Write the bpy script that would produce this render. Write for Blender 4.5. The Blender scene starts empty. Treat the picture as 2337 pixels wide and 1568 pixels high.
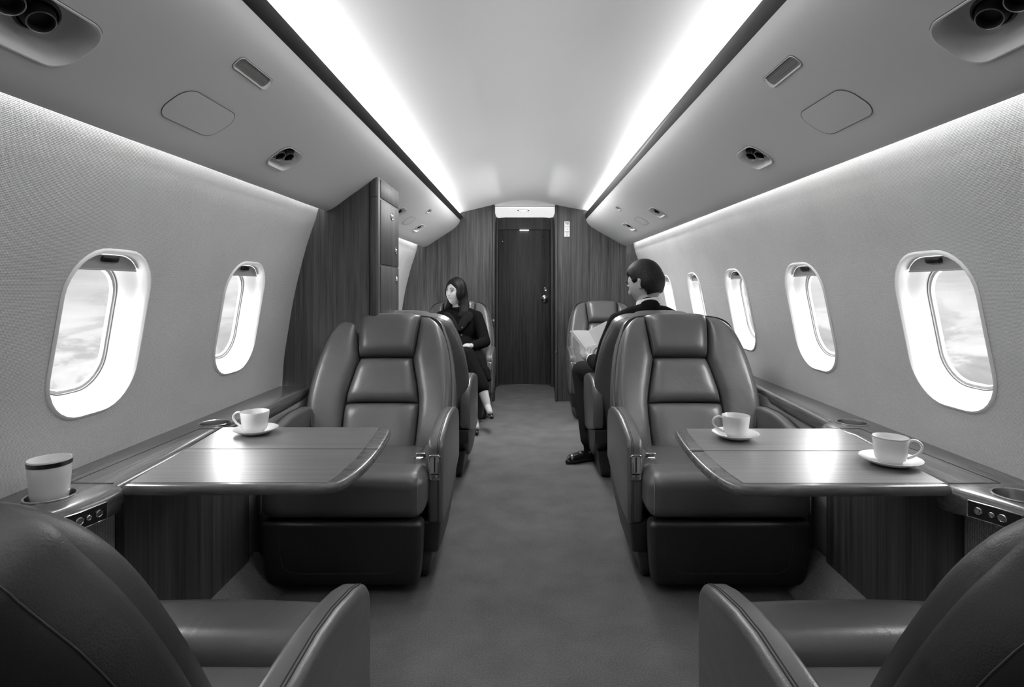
import bpy, bmesh, math, random
from mathutils import Vector, Matrix
from mathutils.geometry import delaunay_2d_cdt
random.seed(7)
S = bpy.context.scene
COL = S.collection
EYE = 1.09
PI = math.pi

# ------------------------------------------------------------------ helpers
def lerp(a, b, t): return a + (b - a) * t
def interp(tab, x):
    if x <= tab[0][0]: return tab[0][1]
    for (a, va), (b, vb) in zip(tab, tab[1:]):
        if x <= b: return lerp(va, vb, (x - a) / (b - a))
    return tab[-1][1]
def smooth_interp(tab, x):
    # catmull-rom through the table
    n = len(tab)
    if x <= tab[0][0]: return tab[0][1]
    if x >= tab[-1][0]: return tab[-1][1]
    for i in range(n - 1):
        if x <= tab[i + 1][0]: break
    x0, y0 = tab[max(i - 1, 0)]; x1, y1 = tab[i]; x2, y2 = tab[i + 1]; x3, y3 = tab[min(i + 2, n - 1)]
    h = x2 - x1; t = (x - x1) / h
    m1 = (y2 - y0) / (x2 - x0) if x2 != x0 else 0
    m2 = (y3 - y1) / (x3 - x1) if x3 != x1 else 0
    return ((2*t**3-3*t*t+1)*y1 + (t**3-2*t*t+t)*h*m1 + (-2*t**3+3*t*t)*y2 + (t**3-t*t)*h*m2)

def finish(name, bm, mat, parent=None, smooth=True, angle=40, wn=False, loc=None, doubles=True):
    if doubles: bmesh.ops.remove_doubles(bm, verts=bm.verts, dist=1e-5)
    bmesh.ops.recalc_face_normals(bm, faces=bm.faces)
    me = bpy.data.meshes.new(name)
    bm.to_mesh(me); bm.free()
    if smooth:
        me.polygons.foreach_set('use_smooth', [True] * len(me.polygons))
        if angle < 180: me.set_sharp_from_angle(angle=math.radians(angle))
    mats = mat if isinstance(mat, (list, tuple)) else [mat]
    for m in mats: me.materials.append(m)
    o = bpy.data.objects.new(name, me)
    COL.objects.link(o)
    if parent: o.parent = parent
    if loc: o.location = loc
    if wn:
        w = o.modifiers.new('wn', 'WEIGHTED_NORMAL'); w.keep_sharp = True; w.weight = 80
    return o

def thing(name, label, cat, loc=(0, 0, 0), rz=0, group=None):
    o = bpy.data.objects.new(name, None); COL.objects.link(o)
    o.empty_display_size = .1
    o.location = loc; o.rotation_euler = (0, 0, rz)
    tag(o, label, cat, group)
    return o
def tag(o, label, cat, group=None, kind=None):
    o['label'] = label; o['category'] = cat
    if group: o['group'] = group
    if kind: o['kind'] = kind
    return o
def struct(o):
    o['kind'] = 'structure'; return o
def copy_tree(o, parent=None):
    c = o.copy(); COL.objects.link(c)
    if parent: c.parent = parent
    for ch in list(o.children): copy_tree(ch, c)
    return c

def bevel_all(bm, r, seg=3, geom=None, limit=30):
    es = [e for e in (geom or bm.edges) if len(e.link_faces) == 2 and e.calc_face_angle(0) > math.radians(limit)]
    bmesh.ops.bevel(bm, geom=es, offset=r, segments=seg, profile=.5, affect='EDGES', clamp_overlap=True)

def merge(dst, src):
    me = bpy.data.meshes.new('tmp'); src.to_mesh(me); src.free(); dst.from_mesh(me); bpy.data.meshes.remove(me)

def box(bm, x0, x1, y0, y1, z0, z1, r=0, seg=3):
    b = bmesh.new()
    bmesh.ops.create_cube(b, size=1)
    for v in b.verts:
        v.co = Vector((lerp(x0, x1, v.co.x + .5), lerp(y0, y1, v.co.y + .5), lerp(z0, z1, v.co.z + .5)))
    if r: bevel_all(b, r, seg)
    merge(bm, b)

def prism(bm, pts, fn, a, b_, r=0, seg=3):
    """pts: 2-D outline; fn(p, t) -> 3-D for t in {a, b_}"""
    b = bmesh.new()
    va = [b.verts.new(fn(p, a)) for p in pts]; vb = [b.verts.new(fn(p, b_)) for p in pts]
    n = len(pts)
    for i in range(n): b.faces.new((va[i], va[(i+1) % n], vb[(i+1) % n], vb[i]))
    b.faces.new(va); b.faces.new(vb[::-1])
    bmesh.ops.recalc_face_normals(b, faces=b.faces)
    if r: bevel_all(b, r, seg)
    merge(bm, b)

def loft(bm, loops, closed=True, cap0=False, cap1=False):
    rows = [[bm.verts.new(p) for p in lp] for lp in loops]
    n = len(rows[0])
    for a, b in zip(rows, rows[1:]):
        for i in range(n if closed else n - 1):
            j = (i + 1) % n
            bm.faces.new((a[i], a[j], b[j], b[i]))
    if cap0: bm.faces.new(rows[0][::-1])
    if cap1: bm.faces.new(rows[-1])
    return rows

def lathe(bm, prof, seg=32, c=(0, 0, 0), m=None):
    """prof: (r, z) list, closed if r==0 at the ends"""
    loops = []
    for r, z in prof:
        loops.append([Vector((r*math.cos(2*PI*i/seg), r*math.sin(2*PI*i/seg), z)) for i in range(seg)])
    mm = m or Matrix.Translation(Vector(c))
    loops = [[mm @ p for p in lp] for lp in loops]
    loft(bm, loops)

def tube(bm, pts, r, seg=8, closed=False, radii=None):
    pts = [Vector(p) for p in pts]; n = len(pts); loops = []
    up = None
    for i, p in enumerate(pts):
        if closed: t = pts[(i+1) % n] - pts[i-1]
        else: t = pts[min(i+1, n-1)] - pts[max(i-1, 0)]
        t = t.normalized() if t.length > 1e-9 else Vector((0, 0, 1))
        if up is None: up = Vector((0, 0, 1)) if abs(t.z) < .9 else Vector((1, 0, 0))
        s = t.cross(up)
        if s.length < 1e-6: s = t.cross(Vector((1, 0, 0)))
        s.normalize(); up = s.cross(t).normalized()
        rr = radii[i] if radii else r
        loops.append([p + s*rr*math.cos(2*PI*k/seg) + up*rr*math.sin(2*PI*k/seg) for k in range(seg)])
    if closed: loops.append(loops[0]); loft(bm, loops)
    else: loft(bm, loops, cap0=True, cap1=True)

def smooth_path(pts, k=4):
    n = len(pts[0]); t = list(range(len(pts))); out = []
    for i in range((len(pts)-1)*k+1): out.append(tuple(smooth_interp([(a, p[j]) for a, p in zip(t, pts)], i/k) for j in range(n)))
    return out
def rrect(w, h, r, k=6):
    """rounded rectangle outline of half sizes w, h"""
    r = min(r, w*.999, h*.999); out = []
    for cx, cy, a0 in ((w-r, h-r, 0), (-w+r, h-r, PI/2), (-w+r, -h+r, PI), (w-r, -h+r, 1.5*PI)):
        for i in range(k+1):
            a = a0 + PI/2*i/k
            out.append((cx + r*math.cos(a), cy + r*math.sin(a)))
    return out

def rounded_box(bm, x0, x1, y0, y1, z0, z1, r, m=8, fn=None, k=4):
    """box with round edges of radius r, faces divided for bending; fn(p, uvw) moves each point"""
    hs = [(x1-x0)/2, (y1-y0)/2, (z1-z0)/2]; c = Vector(((x0+x1)/2, (y0+y1)/2, (z0+z1)/2))
    r = min(r, *[h*.98 for h in hs])
    def params(h):
        f = 1 - r/h
        a = [-1 + (1-f)*(1-math.cos(i/k*PI/2)) if False else -1 + (1-f)*i/k for i in range(k)]
        mid = [-f + 2*f*i/m for i in range(m+1)]
        return a + mid + [-v for v in a[::-1]]
    P = [params(h) for h in hs]
    b = bmesh.new()
    for ax in range(3):
        u, v = [i for i in range(3) if i != ax]
        for s in (-1, 1):
            rows = []
            for a in P[u]:
                row = []
                for bb in P[v]:
                    q = [0, 0, 0]; q[ax] = s*hs[ax]; q[u] = a*hs[u]; q[v] = bb*hs[v]
                    q = Vector(q)
                    inn = Vector([max(-(hs[i]-r), min(hs[i]-r, q[i])) for i in range(3)])
                    d = q - inn
                    p = inn + d.normalized()*r if d.length > 1e-9 else q
                    uvw = (p.x/hs[0], p.y/hs[1], p.z/hs[2])
                    p = p + c
                    if fn: p = Vector(fn(p, uvw))
                    row.append(b.verts.new(p))
                rows.append(row)
            for i in range(len(rows)-1):
                for j in range(len(rows[0])-1):
                    b.faces.new((rows[i][j], rows[i+1][j], rows[i+1][j+1], rows[i][j+1]))
    bmesh.ops.remove_doubles(b, verts=b.verts, dist=1e-5)
    bmesh.ops.recalc_face_normals(b, faces=b.faces)
    merge(bm, b)

def inside(pt, poly):
    x, y = pt; c = False; n = len(poly)
    for i in range(n):
        x1, y1 = poly[i]; x2, y2 = poly[i-1]
        if (y1 > y) != (y2 > y) and x < (x2-x1)*(y-y1)/(y2-y1)+x1: c = not c
    return c

def sheet(bm, fn, us, vs, holes):
    """a surface fn(u, v) over the grid us x vs with the given hole outlines left open"""
    pts, edges = [], []
    nu, nv = len(us), len(vs)
    border = [(u, vs[0]) for u in us] + [(us[-1], v) for v in vs[1:]] + [(u, vs[-1]) for u in us[-2::-1]] + [(us[0], v) for v in vs[-2:0:-1]]
    pts += border; nb = len(border); edges += [(i, (i+1) % nb) for i in range(nb)]
    for h in holes:
        s = len(pts); pts += h; edges += [(s+i, s+(i+1) % len(h)) for i in range(len(h))]
    for u in us[1:-1]:
        for v in vs[1:-1]:
            ok = True
            for h in holes:
                cx = sum(p[0] for p in h)/len(h); cy = sum(p[1] for p in h)/len(h)
                if inside((cx+(u-cx)*.93, cy+(v-cy)*.93), h): ok = False
            if ok: pts.append((u, v))
    vo, eo, fo, *_ = delaunay_2d_cdt([Vector(p) for p in pts], edges, [], 0, 1e-6)
    vv = [bm.verts.new(fn(p.x, p.y)) for p in vo]
    for f in fo:
        c = (sum(vo[i].x for i in f)/len(f), sum(vo[i].y for i in f)/len(f))
        if any(inside(c, h) for h in holes): continue
        try: bm.faces.new([vv[i] for i in f])
        except ValueError: pass

def boolean_cut(o, cutter_bm):
    me = bpy.data.meshes.new('cut'); bmesh.ops.recalc_face_normals(cutter_bm, faces=cutter_bm.faces)
    cutter_bm.to_mesh(me); cutter_bm.free()
    c = bpy.data.objects.new('cut', me); COL.objects.link(c)
    md = o.modifiers.new('b', 'BOOLEAN'); md.operation = 'DIFFERENCE'; md.object = c; md.solver = 'EXACT'
    bake(o); bpy.data.objects.remove(c)

def bake(o):
    dg = bpy.context.evaluated_depsgraph_get(); dg.update()
    new = bpy.data.meshes.new_from_object(o.evaluated_get(dg), preserve_all_data_layers=False, depsgraph=dg)
    o.modifiers.clear(); old = o.data; o.data = new; bpy.data.meshes.remove(old)

# ------------------------------------------------------------------ materials
def node_mat(name, base=.5, rough=.5, metal=0, spec=.5, coat=0, emit=None, es=0):
    m = bpy.data.materials.new(name); m.use_nodes = True
    b = m.node_tree.nodes['Principled BSDF']
    b.inputs['Base Color'].default_value = (base, base, base, 1)
    b.inputs['Roughness'].default_value = rough; b.inputs['Metallic'].default_value = metal
    b.inputs['Specular IOR Level'].default_value = spec
    b.inputs['Coat Weight'].default_value = coat; b.inputs['Coat Roughness'].default_value = .08
    if emit is not None:
        b.inputs['Emission Color'].default_value = (emit, emit, emit, 1); b.inputs['Emission Strength'].default_value = es
    return m, m.node_tree.nodes, m.node_tree.links, b
def coords(n, l, scale, kind='Object', rot=(0, 0, 0)):
    tc = n.new('ShaderNodeTexCoord'); mp = n.new('ShaderNodeMapping'); mp.inputs['Scale'].default_value = scale
    mp.inputs['Rotation'].default_value = rot
    l.new(tc.outputs[kind], mp.inputs[0]); return mp.outputs[0]
def ramp(n, l, src, stops):
    r = n.new('ShaderNodeValToRGB')
    el = r.color_ramp.elements
    while len(el) < len(stops): el.new(.5)
    for e, (p, v) in zip(el, stops): e.position = p; e.color = (v, v, v, 1)
    l.new(src, r.inputs[0]); return r.outputs[0]
def noise(n, l, vec, scale, detail=3, rough=.5, dist=0):
    t = n.new('ShaderNodeTexNoise'); t.inputs['Scale'].default_value = scale; t.inputs['Detail'].default_value = detail
    t.inputs['Roughness'].default_value = rough; t.inputs['Distortion'].default_value = dist
    l.new(vec, t.inputs['Vector']); return t.outputs[0]
def bump(n, l, b, h, strength, dist=.002):
    bp = n.new('ShaderNodeBump'); bp.inputs['Strength'].default_value = strength; bp.inputs['Distance'].default_value = dist
    l.new(h, bp.inputs['Height']); l.new(bp.outputs[0], b.inputs['Normal'])

def make_leather(name, base, rough=.36):
    m, n, l, b = node_mat(name, base, rough, spec=.65)
    v = coords(n, l, (1, 1, 1))
    big = noise(n, l, v, 3.5, 3)
    l.new(ramp(n, l, big, [(.3, base*.86), (.7, base*1.14)]), b.inputs['Base Color'])
    fine = noise(n, l, v, 420, 3, .6)
    wr = noise(n, l, coords(n, l, (7, 2.2, 7)), 2.2, 2, .5, .8)
    mx = n.new('ShaderNodeMath'); mx.operation = 'MULTIPLY_ADD'; mx.inputs[1].default_value = 5
    l.new(wr, mx.inputs[0]); l.new(fine, mx.inputs[2])
    bump(n, l, b, mx.outputs[0], .32, .0011)
    return m
LEATHER = make_leather('leather', .102, .31)
LEATHER_D = make_leather('leather_dark_shade', .02, .40)  # dark trim leather, also put on the nearest backs to imitate shade
LEATHER_SEAM, *_ = node_mat('leather_seam', .20, .6)
SEAM_MID, *_ = node_mat('seam_mid', .05, .6)
SEAM_DARK, *_ = node_mat('seam_dark', .012, .7)

def make_wood(name, lo, hi, scale, rough=.32, coat=.35, kind='Object'):
    """scale: large along the directions across the grain"""
    m, n, l, b = node_mat(name, hi, rough, spec=.4, coat=coat)
    v = coords(n, l, scale, kind)
    a = noise(n, l, v, 1.0, 6, .65, .6)
    v2 = coords(n, l, tuple(s*4.5 for s in scale), kind)
    c = noise(n, l, v2, 1.0, 4, .6, .3)
    mix = n.new('ShaderNodeMath'); mix.operation = 'MULTIPLY_ADD'; mix.inputs[1].default_value = .45
    l.new(c, mix.inputs[0]); 
    s2 = n.new('ShaderNodeMath'); s2.operation = 'MULTIPLY'; s2.inputs[1].default_value = .6
    l.new(a, s2.inputs[0]); l.new(s2.outputs[0], mix.inputs[2])
    l.new(ramp(n, l, mix.outputs[0], [(.36, lo), (.5, lerp(lo, hi, .45)), (.68, hi)]), b.inputs['Base Color'])
    bump(n, l, b, c, .06, .0008)
    return m
WOOD_WALL = make_wood('veneer_vertical', .009, .105, (30, 30, .7), .45, .1)
WOOD_DOOR = make_wood('veneer_door', .007, .065, (26, 26, .7), .55, 0)
WOOD_DARK = make_wood('veneer_dark_side', .014, .085, (24, 24, .6), .5, 0)
WOOD_LEDGE = make_wood('veneer_ledge', .045, .15, (30, 1.2, 30), .27, .3)
WOOD_TOP = make_wood('veneer_table', .055, .23, (.9, 85, 85), .33, 1)
for _nd in WOOD_TOP.node_tree.nodes:
    if _nd.type == 'BSDF_PRINCIPLED': _nd.inputs['Specular IOR Level'].default_value = 1.0; _nd.inputs['Coat Roughness'].default_value = .36
WOOD_EDGE = make_wood('table_edge_wood', .05, .17, (3, 14, 14), .25, .3)
WOOD_STRIP = make_wood('ceiling_strip_wood', .010, .028, (30, 1.4, 30), .5, .05)
BLACK, *_ = node_mat('black_plastic', .012, .4)
BASEPL, *_ = node_mat('seat_shroud_plastic', .03, .38)
CHROME, *_ = node_mat('chrome', .75, .16, 1)
STEEL, *_ = node_mat('steel', .5, .28, 1)
DARKMETAL, *_ = node_mat('dark_metal', .10, .25, 1)
SATIN, *_ = node_mat('satin_plate', .45, .35, .35)
PORCELAIN, *_ = node_mat('porcelain', .85, .15, coat=.4)
PLASTIC_W, *_ = node_mat('window_plastic', .84, .42)
SHADE_M, *_ = node_mat('window_shade', .42, .6)
LINE_M, *_ = node_mat('panel_gap', .10, .8)
PANEL, pn, pl, pb = node_mat('overhead_panel', .70, .55, spec=.3)
RECESS_M, *_ = node_mat('recess_panel', .75, .5, spec=.3)
CEIL, *_ = node_mat('ceiling_panel', .92, .75, spec=.2)
WHITE_L, *_ = node_mat('light_lens', .9, .3, emit=1, es=6)
LED, *_ = node_mat('cove_lamp', .9, .5, emit=1, es=19)
LED2, *_ = node_mat('wall_wash_lamp', .9, .5, emit=1, es=19)
PAPER, *_ = node_mat('paper', .93, .7)

def make_fabric(name, lo, hi, freq, plane):
    m, n, l, b = node_mat(name, hi, .9, spec=.1)
    tc = n.new('ShaderNodeTexCoord'); sp = n.new('ShaderNodeSeparateXYZ'); l.new(tc.outputs['Object'], sp.inputs[0])
    def wave(sock, f, ph=0):
        a = n.new('ShaderNodeMath'); a.operation = 'MULTIPLY_ADD'; a.inputs[1].default_value = f; a.inputs[2].default_value = ph; l.new(sock, a.inputs[0])
        s = n.new('ShaderNodeMath'); s.operation = 'SINE'; l.new(a.outputs[0], s.inputs[0]); return s.outputs[0]
    u = sp.outputs['Y']; w = sp.outputs['Z']
    add = n.new('ShaderNodeMath'); add.operation = 'ADD'; l.new(u, add.inputs[0]); l.new(w, add.inputs[1])
    sub = n.new('ShaderNodeMath'); sub.operation = 'SUBTRACT'; l.new(u, sub.inputs[0]); l.new(w, sub.inputs[1])
    p = n.new('ShaderNodeMath'); p.operation = 'MULTIPLY'
    l.new(wave(add.outputs[0], freq), p.inputs[0]); l.new(wave(sub.outputs[0], freq), p.inputs[1])
    nz = noise(n, l, tc.outputs['Object'], 260, 2)
    nb = noise(n, l, tc.outputs['Object'], 5, 2)
    q = n.new('ShaderNodeMath'); q.operation = 'MULTIPLY_ADD'; q.inputs[1].default_value = .32; q.inputs[2].default_value = .18
    l.new(p.outputs[0], q.inputs[0])
    r = n.new('ShaderNodeMath'); r.operation = 'MULTIPLY_ADD'; r.inputs[1].default_value = .5; l.new(nz, r.inputs[0]); l.new(q.outputs[0], r.inputs[2])
    r2 = n.new('ShaderNodeMath'); r2.operation = 'MULTIPLY_ADD'; r2.inputs[1].default_value = .2; l.new(nb, r2.inputs[0]); l.new(r.outputs[0], r2.inputs[2])
    l.new(ramp(n, l, r2.outputs[0], [(.15, lo), (.85, hi)]), b.inputs['Base Color'])
    bump(n, l, b, p.outputs[0], .35, .0012)
    return m
FABRIC = make_fabric('woven_wall_cover', .40, .76, 2*PI/.0064, 'YZ')
FABRIC_LOW = make_fabric('woven_lower_cover', .10, .62, 2*PI/.0105, 'YZ')

def make_carpet(name, lo, hi):
    m, n, l, b = node_mat(name, hi, .95, spec=.05)
    v = coords(n, l, (1, 1, 1))
    a = noise(n, l, v, 260, 4, .7); c = noise(n, l, v, 6, 3)
    q = n.new('ShaderNodeMath'); q.operation = 'MULTIPLY_ADD'; q.inputs[1].default_value = .3; l.new(c, q.inputs[0]); l.new(a, q.inputs[2])
    l.new(ramp(n, l, q.outputs[0], [(.45, lo), (.85, hi)]), b.inputs['Base Color'])
    bump(n, l, b, a, .6, .003)
    return m
CARPET = make_carpet('carpet', .075, .185)
CARPET_K = make_carpet('kick_carpet', .10, .22)

SKIN, *_ = node_mat('skin', .46, .5, spec=.3)
SKIN_M, *_ = node_mat('skin_man', .40, .5, spec=.3)
def make_hair(name, lo, hi, sc):
    m, n, l, b = node_mat(name, lo, .55, spec=.22)
    a = noise(n, l, coords(n, l, sc), 1, 4, .6)
    l.new(ramp(n, l, a, [(.4, lo), (.75, hi)]), b.inputs['Base Color']); bump(n, l, b, a, .5, .004)
    return m
HAIR = make_hair('dark_hair', .004, .018, (110, 110, 14))
HAIR_M = make_hair('short_hair', .004, .022, (150, 150, 50))
COAT, *_ = node_mat('black_coat', .006, .9, spec=.08)
SUIT, *_ = node_mat('dark_suit', .007, .9, spec=.08)
TROUSER, *_ = node_mat('suit_trousers', .014, .9, spec=.1)
SHIRT, *_ = node_mat('white_shirt', .8, .7)
SHOE, *_ = node_mat('shoe_leather', .01, .2, coat=.5)
LIP, *_ = node_mat('lips', .22, .5)
EYE_D, *_ = node_mat('eye_dark', .01, .2)
EYE_W, *_ = node_mat('eye_white', .75, .3)

def make_glass():
    m = bpy.data.materials.new('cabin_window_glass'); m.use_nodes = True
    n = m.node_tree.nodes; l = m.node_tree.links; n.clear()
    o = n.new('ShaderNodeOutputMaterial'); t = n.new('ShaderNodeBsdfTransparent'); g = n.new('ShaderNodeBsdfGlossy')
    t.inputs[0].default_value = (.97, .97, .97, 1)
    g.inputs['Roughness'].default_value = .02; mx = n.new('ShaderNodeMixShader'); mx.inputs[0].default_value = .03
    l.new(t.outputs[0], mx.inputs[1]); l.new(g.outputs[0], mx.inputs[2]); l.new(mx.outputs[0], o.inputs[0])
    return m
GLASS = make_glass()

# ------------------------------------------------------------------ cabin sections (x, height above the eye line)
Y0, Y1 = -1.2, 5.45
def fy(Y): return (Y - 1) / 4.45
def pt2(a, b, Y): t = fy(Y); return (lerp(a[0], b[0], t), lerp(a[1], b[1], t))
SEC = {-1: dict(S=((-.61, .619), (-.616, .645)), T=((-.583, .649), (-.587, .675)), C=((-.925, .345), (-.96, .386))),
        1: dict(S=((.585, .640), (.587, .650)), T=((.560, .676), (.583, .708)), C=((.925, .360), (.972, .397)))}
PROF = [(0, 0), (.04, .13), (.115, .25), (.24, .38), (.41, .53), (.55, .65), (.68, .76), (.80, .87), (.90, .955), (.96, .99), (1, 1)]
PLEN = [0]
for (a, b), (c, d) in zip(PROF, PROF[1:]): PLEN.append(PLEN[-1] + math.hypot((c-a)*.35, (d-b)*.27))
PA = [(s/PLEN[-1], p[0]) for s, p in zip(PLEN, PROF)]; PB = [(s/PLEN[-1], p[1]) for s, p in zip(PLEN, PROF)]
def panel(side, u, Y):
    s = pt2(*SEC[side]['S'], Y); c = pt2(*SEC[side]['C'], Y)
    return Vector((lerp(s[0], c[0], smooth_interp(PA, u)), Y, EYE + lerp(s[1], c[1], smooth_interp(PB, u))))
WALL = {-1: [(-.47, -1.145), (-.33, -1.135), (-.2, -1.115), (-.05, -1.09), (.10, -1.055), (.22, -1.022), (.36, -.975), (.44, -.962)],
         1: [(-.47, 1.195), (-.33, 1.18), (-.2, 1.155), (-.05, 1.125), (.10, 1.09), (.22, 1.05), (.36, .998), (.44, .985)]}
def wall(side, Z, Y):
    x = smooth_interp(WALL[side], Z)
    x += side * (.055 * max(0, (Y-2.7)/2.75) + (.0 if Z < .2 else 0))
    return Vector((x, Y, EYE + Z))
def normal_of(fn, a, b, e=1e-3):
    du = fn(a+e, b) - fn(a-e, b); dv = fn(a, b+e) - fn(a, b-e)
    return du.cross(dv).normalized()

# ------------------------------------------------------------------ windows
WH, WV, WR = .147, .207, .110      # half length, half height, corner
WZ = -.1175
WIN = {1: [1.555, 2.272, 3.02, 3.80, 4.58], -1: [1.487, 2.205, 4.40]}
def wloop(side, yc, sc_h, sc_v, depth, r):
    pts = rrect(sc_h, sc_v, r, 8)
    out = []
    for (a, b) in pts:
        Z = WZ + b; p = wall(side, Z, yc + a)
        out.append(p + Vector((side*depth*.98, 0, depth*.17)))
    return out
wn_ = 0
for side in (-1, 1):
    holes = [[(yc+a, WZ+b) for a, b in rrect(WH, WV, WR, 8)] for yc in WIN[side]]
    bm = bmesh.new()
    ny = 96
    us = [lerp(Y0, Y1, i/ny) for i in range(ny+1)]; vs = [lerp(-.47, .44, i/16) for i in range(17)]
    sheet(bm, lambda u, v: wall(side, v, u), us, vs, holes)
    w = finish('wall_left' if side < 0 else 'wall_right', bm, FABRIC, angle=180)
    struct(w)
    # window units
    for yc in WIN[side]:
        wn_ += 1
        nm = 'window_%d' % wn_
        bm = bmesh.new()
        lo = [(WH+.010, WV+.010, -.0005, WR+.008), (WH+.007, WV+.007, -.0045, WR+.006), (WH+.003, WV+.003, -.0052, WR+.003), (WH, WV, -.002, WR), (WH-.004, WV-.004, .002, WR-.004), (WH-.006, WV-.006, .02, WR-.005),
              (WH-.010, WV-.010, .030, WR-.008), (WH-.022, WV-.024, .042, WR-.015), (WH-.034, WV-.038, .062, WR-.02)]
        loft(bm, [wloop(side, yc, *a) for a in lo])
        f = finish(nm, bm, PLASTIC_W, angle=50); struct(f)
        bm = bmesh.new()
        lo = [(WH-.034, WV-.038, .062, WR-.02), (WH-.036, WV-.040, .066, WR-.022), (WH-.042, WV-.047, .066, WR-.025), (WH-.045, WV-.050, .074, WR-.03)]
        loft(bm, [wloop(side, yc, *a) for a in lo])
        finish('window_inner_ring', bm, PLASTIC_W, f, angle=30)
        bm = bmesh.new(); tube(bm, wloop(side, yc, WH-.0345, WV-.0385, .0615, WR-.02), .0011, 6, True)
        finish('window_seal', bm, LINE_M, f)
        bm = bmesh.new()
        lp = wloop(side, yc, WH-.040, WV-.045, .072, WR-.028)
        bm.faces.new([bm.verts.new(p) for p in lp])
        finish('window_glass', bm, GLASS, f, smooth=False)
        # shade pulled down a little: sheet inside the top of the reveal
        bm = bmesh.new()
        cut = WV - .046
        pts = [(a, b) for a, b in rrect(WH-.007, WV-.008, WR-.006, 12) if b >= cut]
        ptr = sorted(pts, key=lambda p: p[0])
        rows = []
        for a, b in ptr:
            rows.append([wall(side, WZ+bb, yc+a) + Vector((side*.022, 0, .003)) for bb in [lerp(cut, b, k/3) for k in range(4)]])
        a0 = ptr[0][0]; a1 = ptr[-1][0]
        loft(bm, rows, closed=False)
        for r_ in (cut,):
            tube(bm, [wall(side, WZ+r_, yc+lerp(a0, a1, k/10)) + Vector((side*.021, 0, .003)) for k in range(11)], .0028, 6)
        sh = finish('window_shade', bm, SHADE_M, f)
        bm = bmesh.new()
        hp = rrect(.030, .0075, .007, 4)
        def hpnt(a, b, d): return wall(side, WZ + WV - .019 + b, yc + a) + Vector((side*(.022-d), 0, .003))
        loft(bm, [[hpnt(a, b, 0) for a, b in hp], [hpnt(a, b, .006) for a, b in hp], [hpnt(a*.86, b*.6, .007) for a, b in hp]], cap1=True)
        finish('shade_handle', bm, DARKMETAL, sh)
        # outer skin around the glass so that no daylight leaks past the reveal
    # outer fuselage skin
    holes2 = [[(yc+a, WZ+b) for a, b in rrect(WH-.040, WV-.045, WR-.028, 8)] for yc in WIN[side]]
    bm = bmesh.new()
    sheet(bm, lambda u, v: wall(side, v, u) + Vector((side*.0735, 0, .0125)), [lerp(Y0, Y1+1, i/60) for i in range(61)], vs, holes2)
    struct(finish('wall_outer_left' if side < 0 else 'wall_outer_right', bm, PLASTIC_W, angle=180))

# ------------------------------------------------------------------ overhead side panels, strips, cove lamps
FIX = {1: [], -1: []}    # (kind, u, Y)
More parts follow.
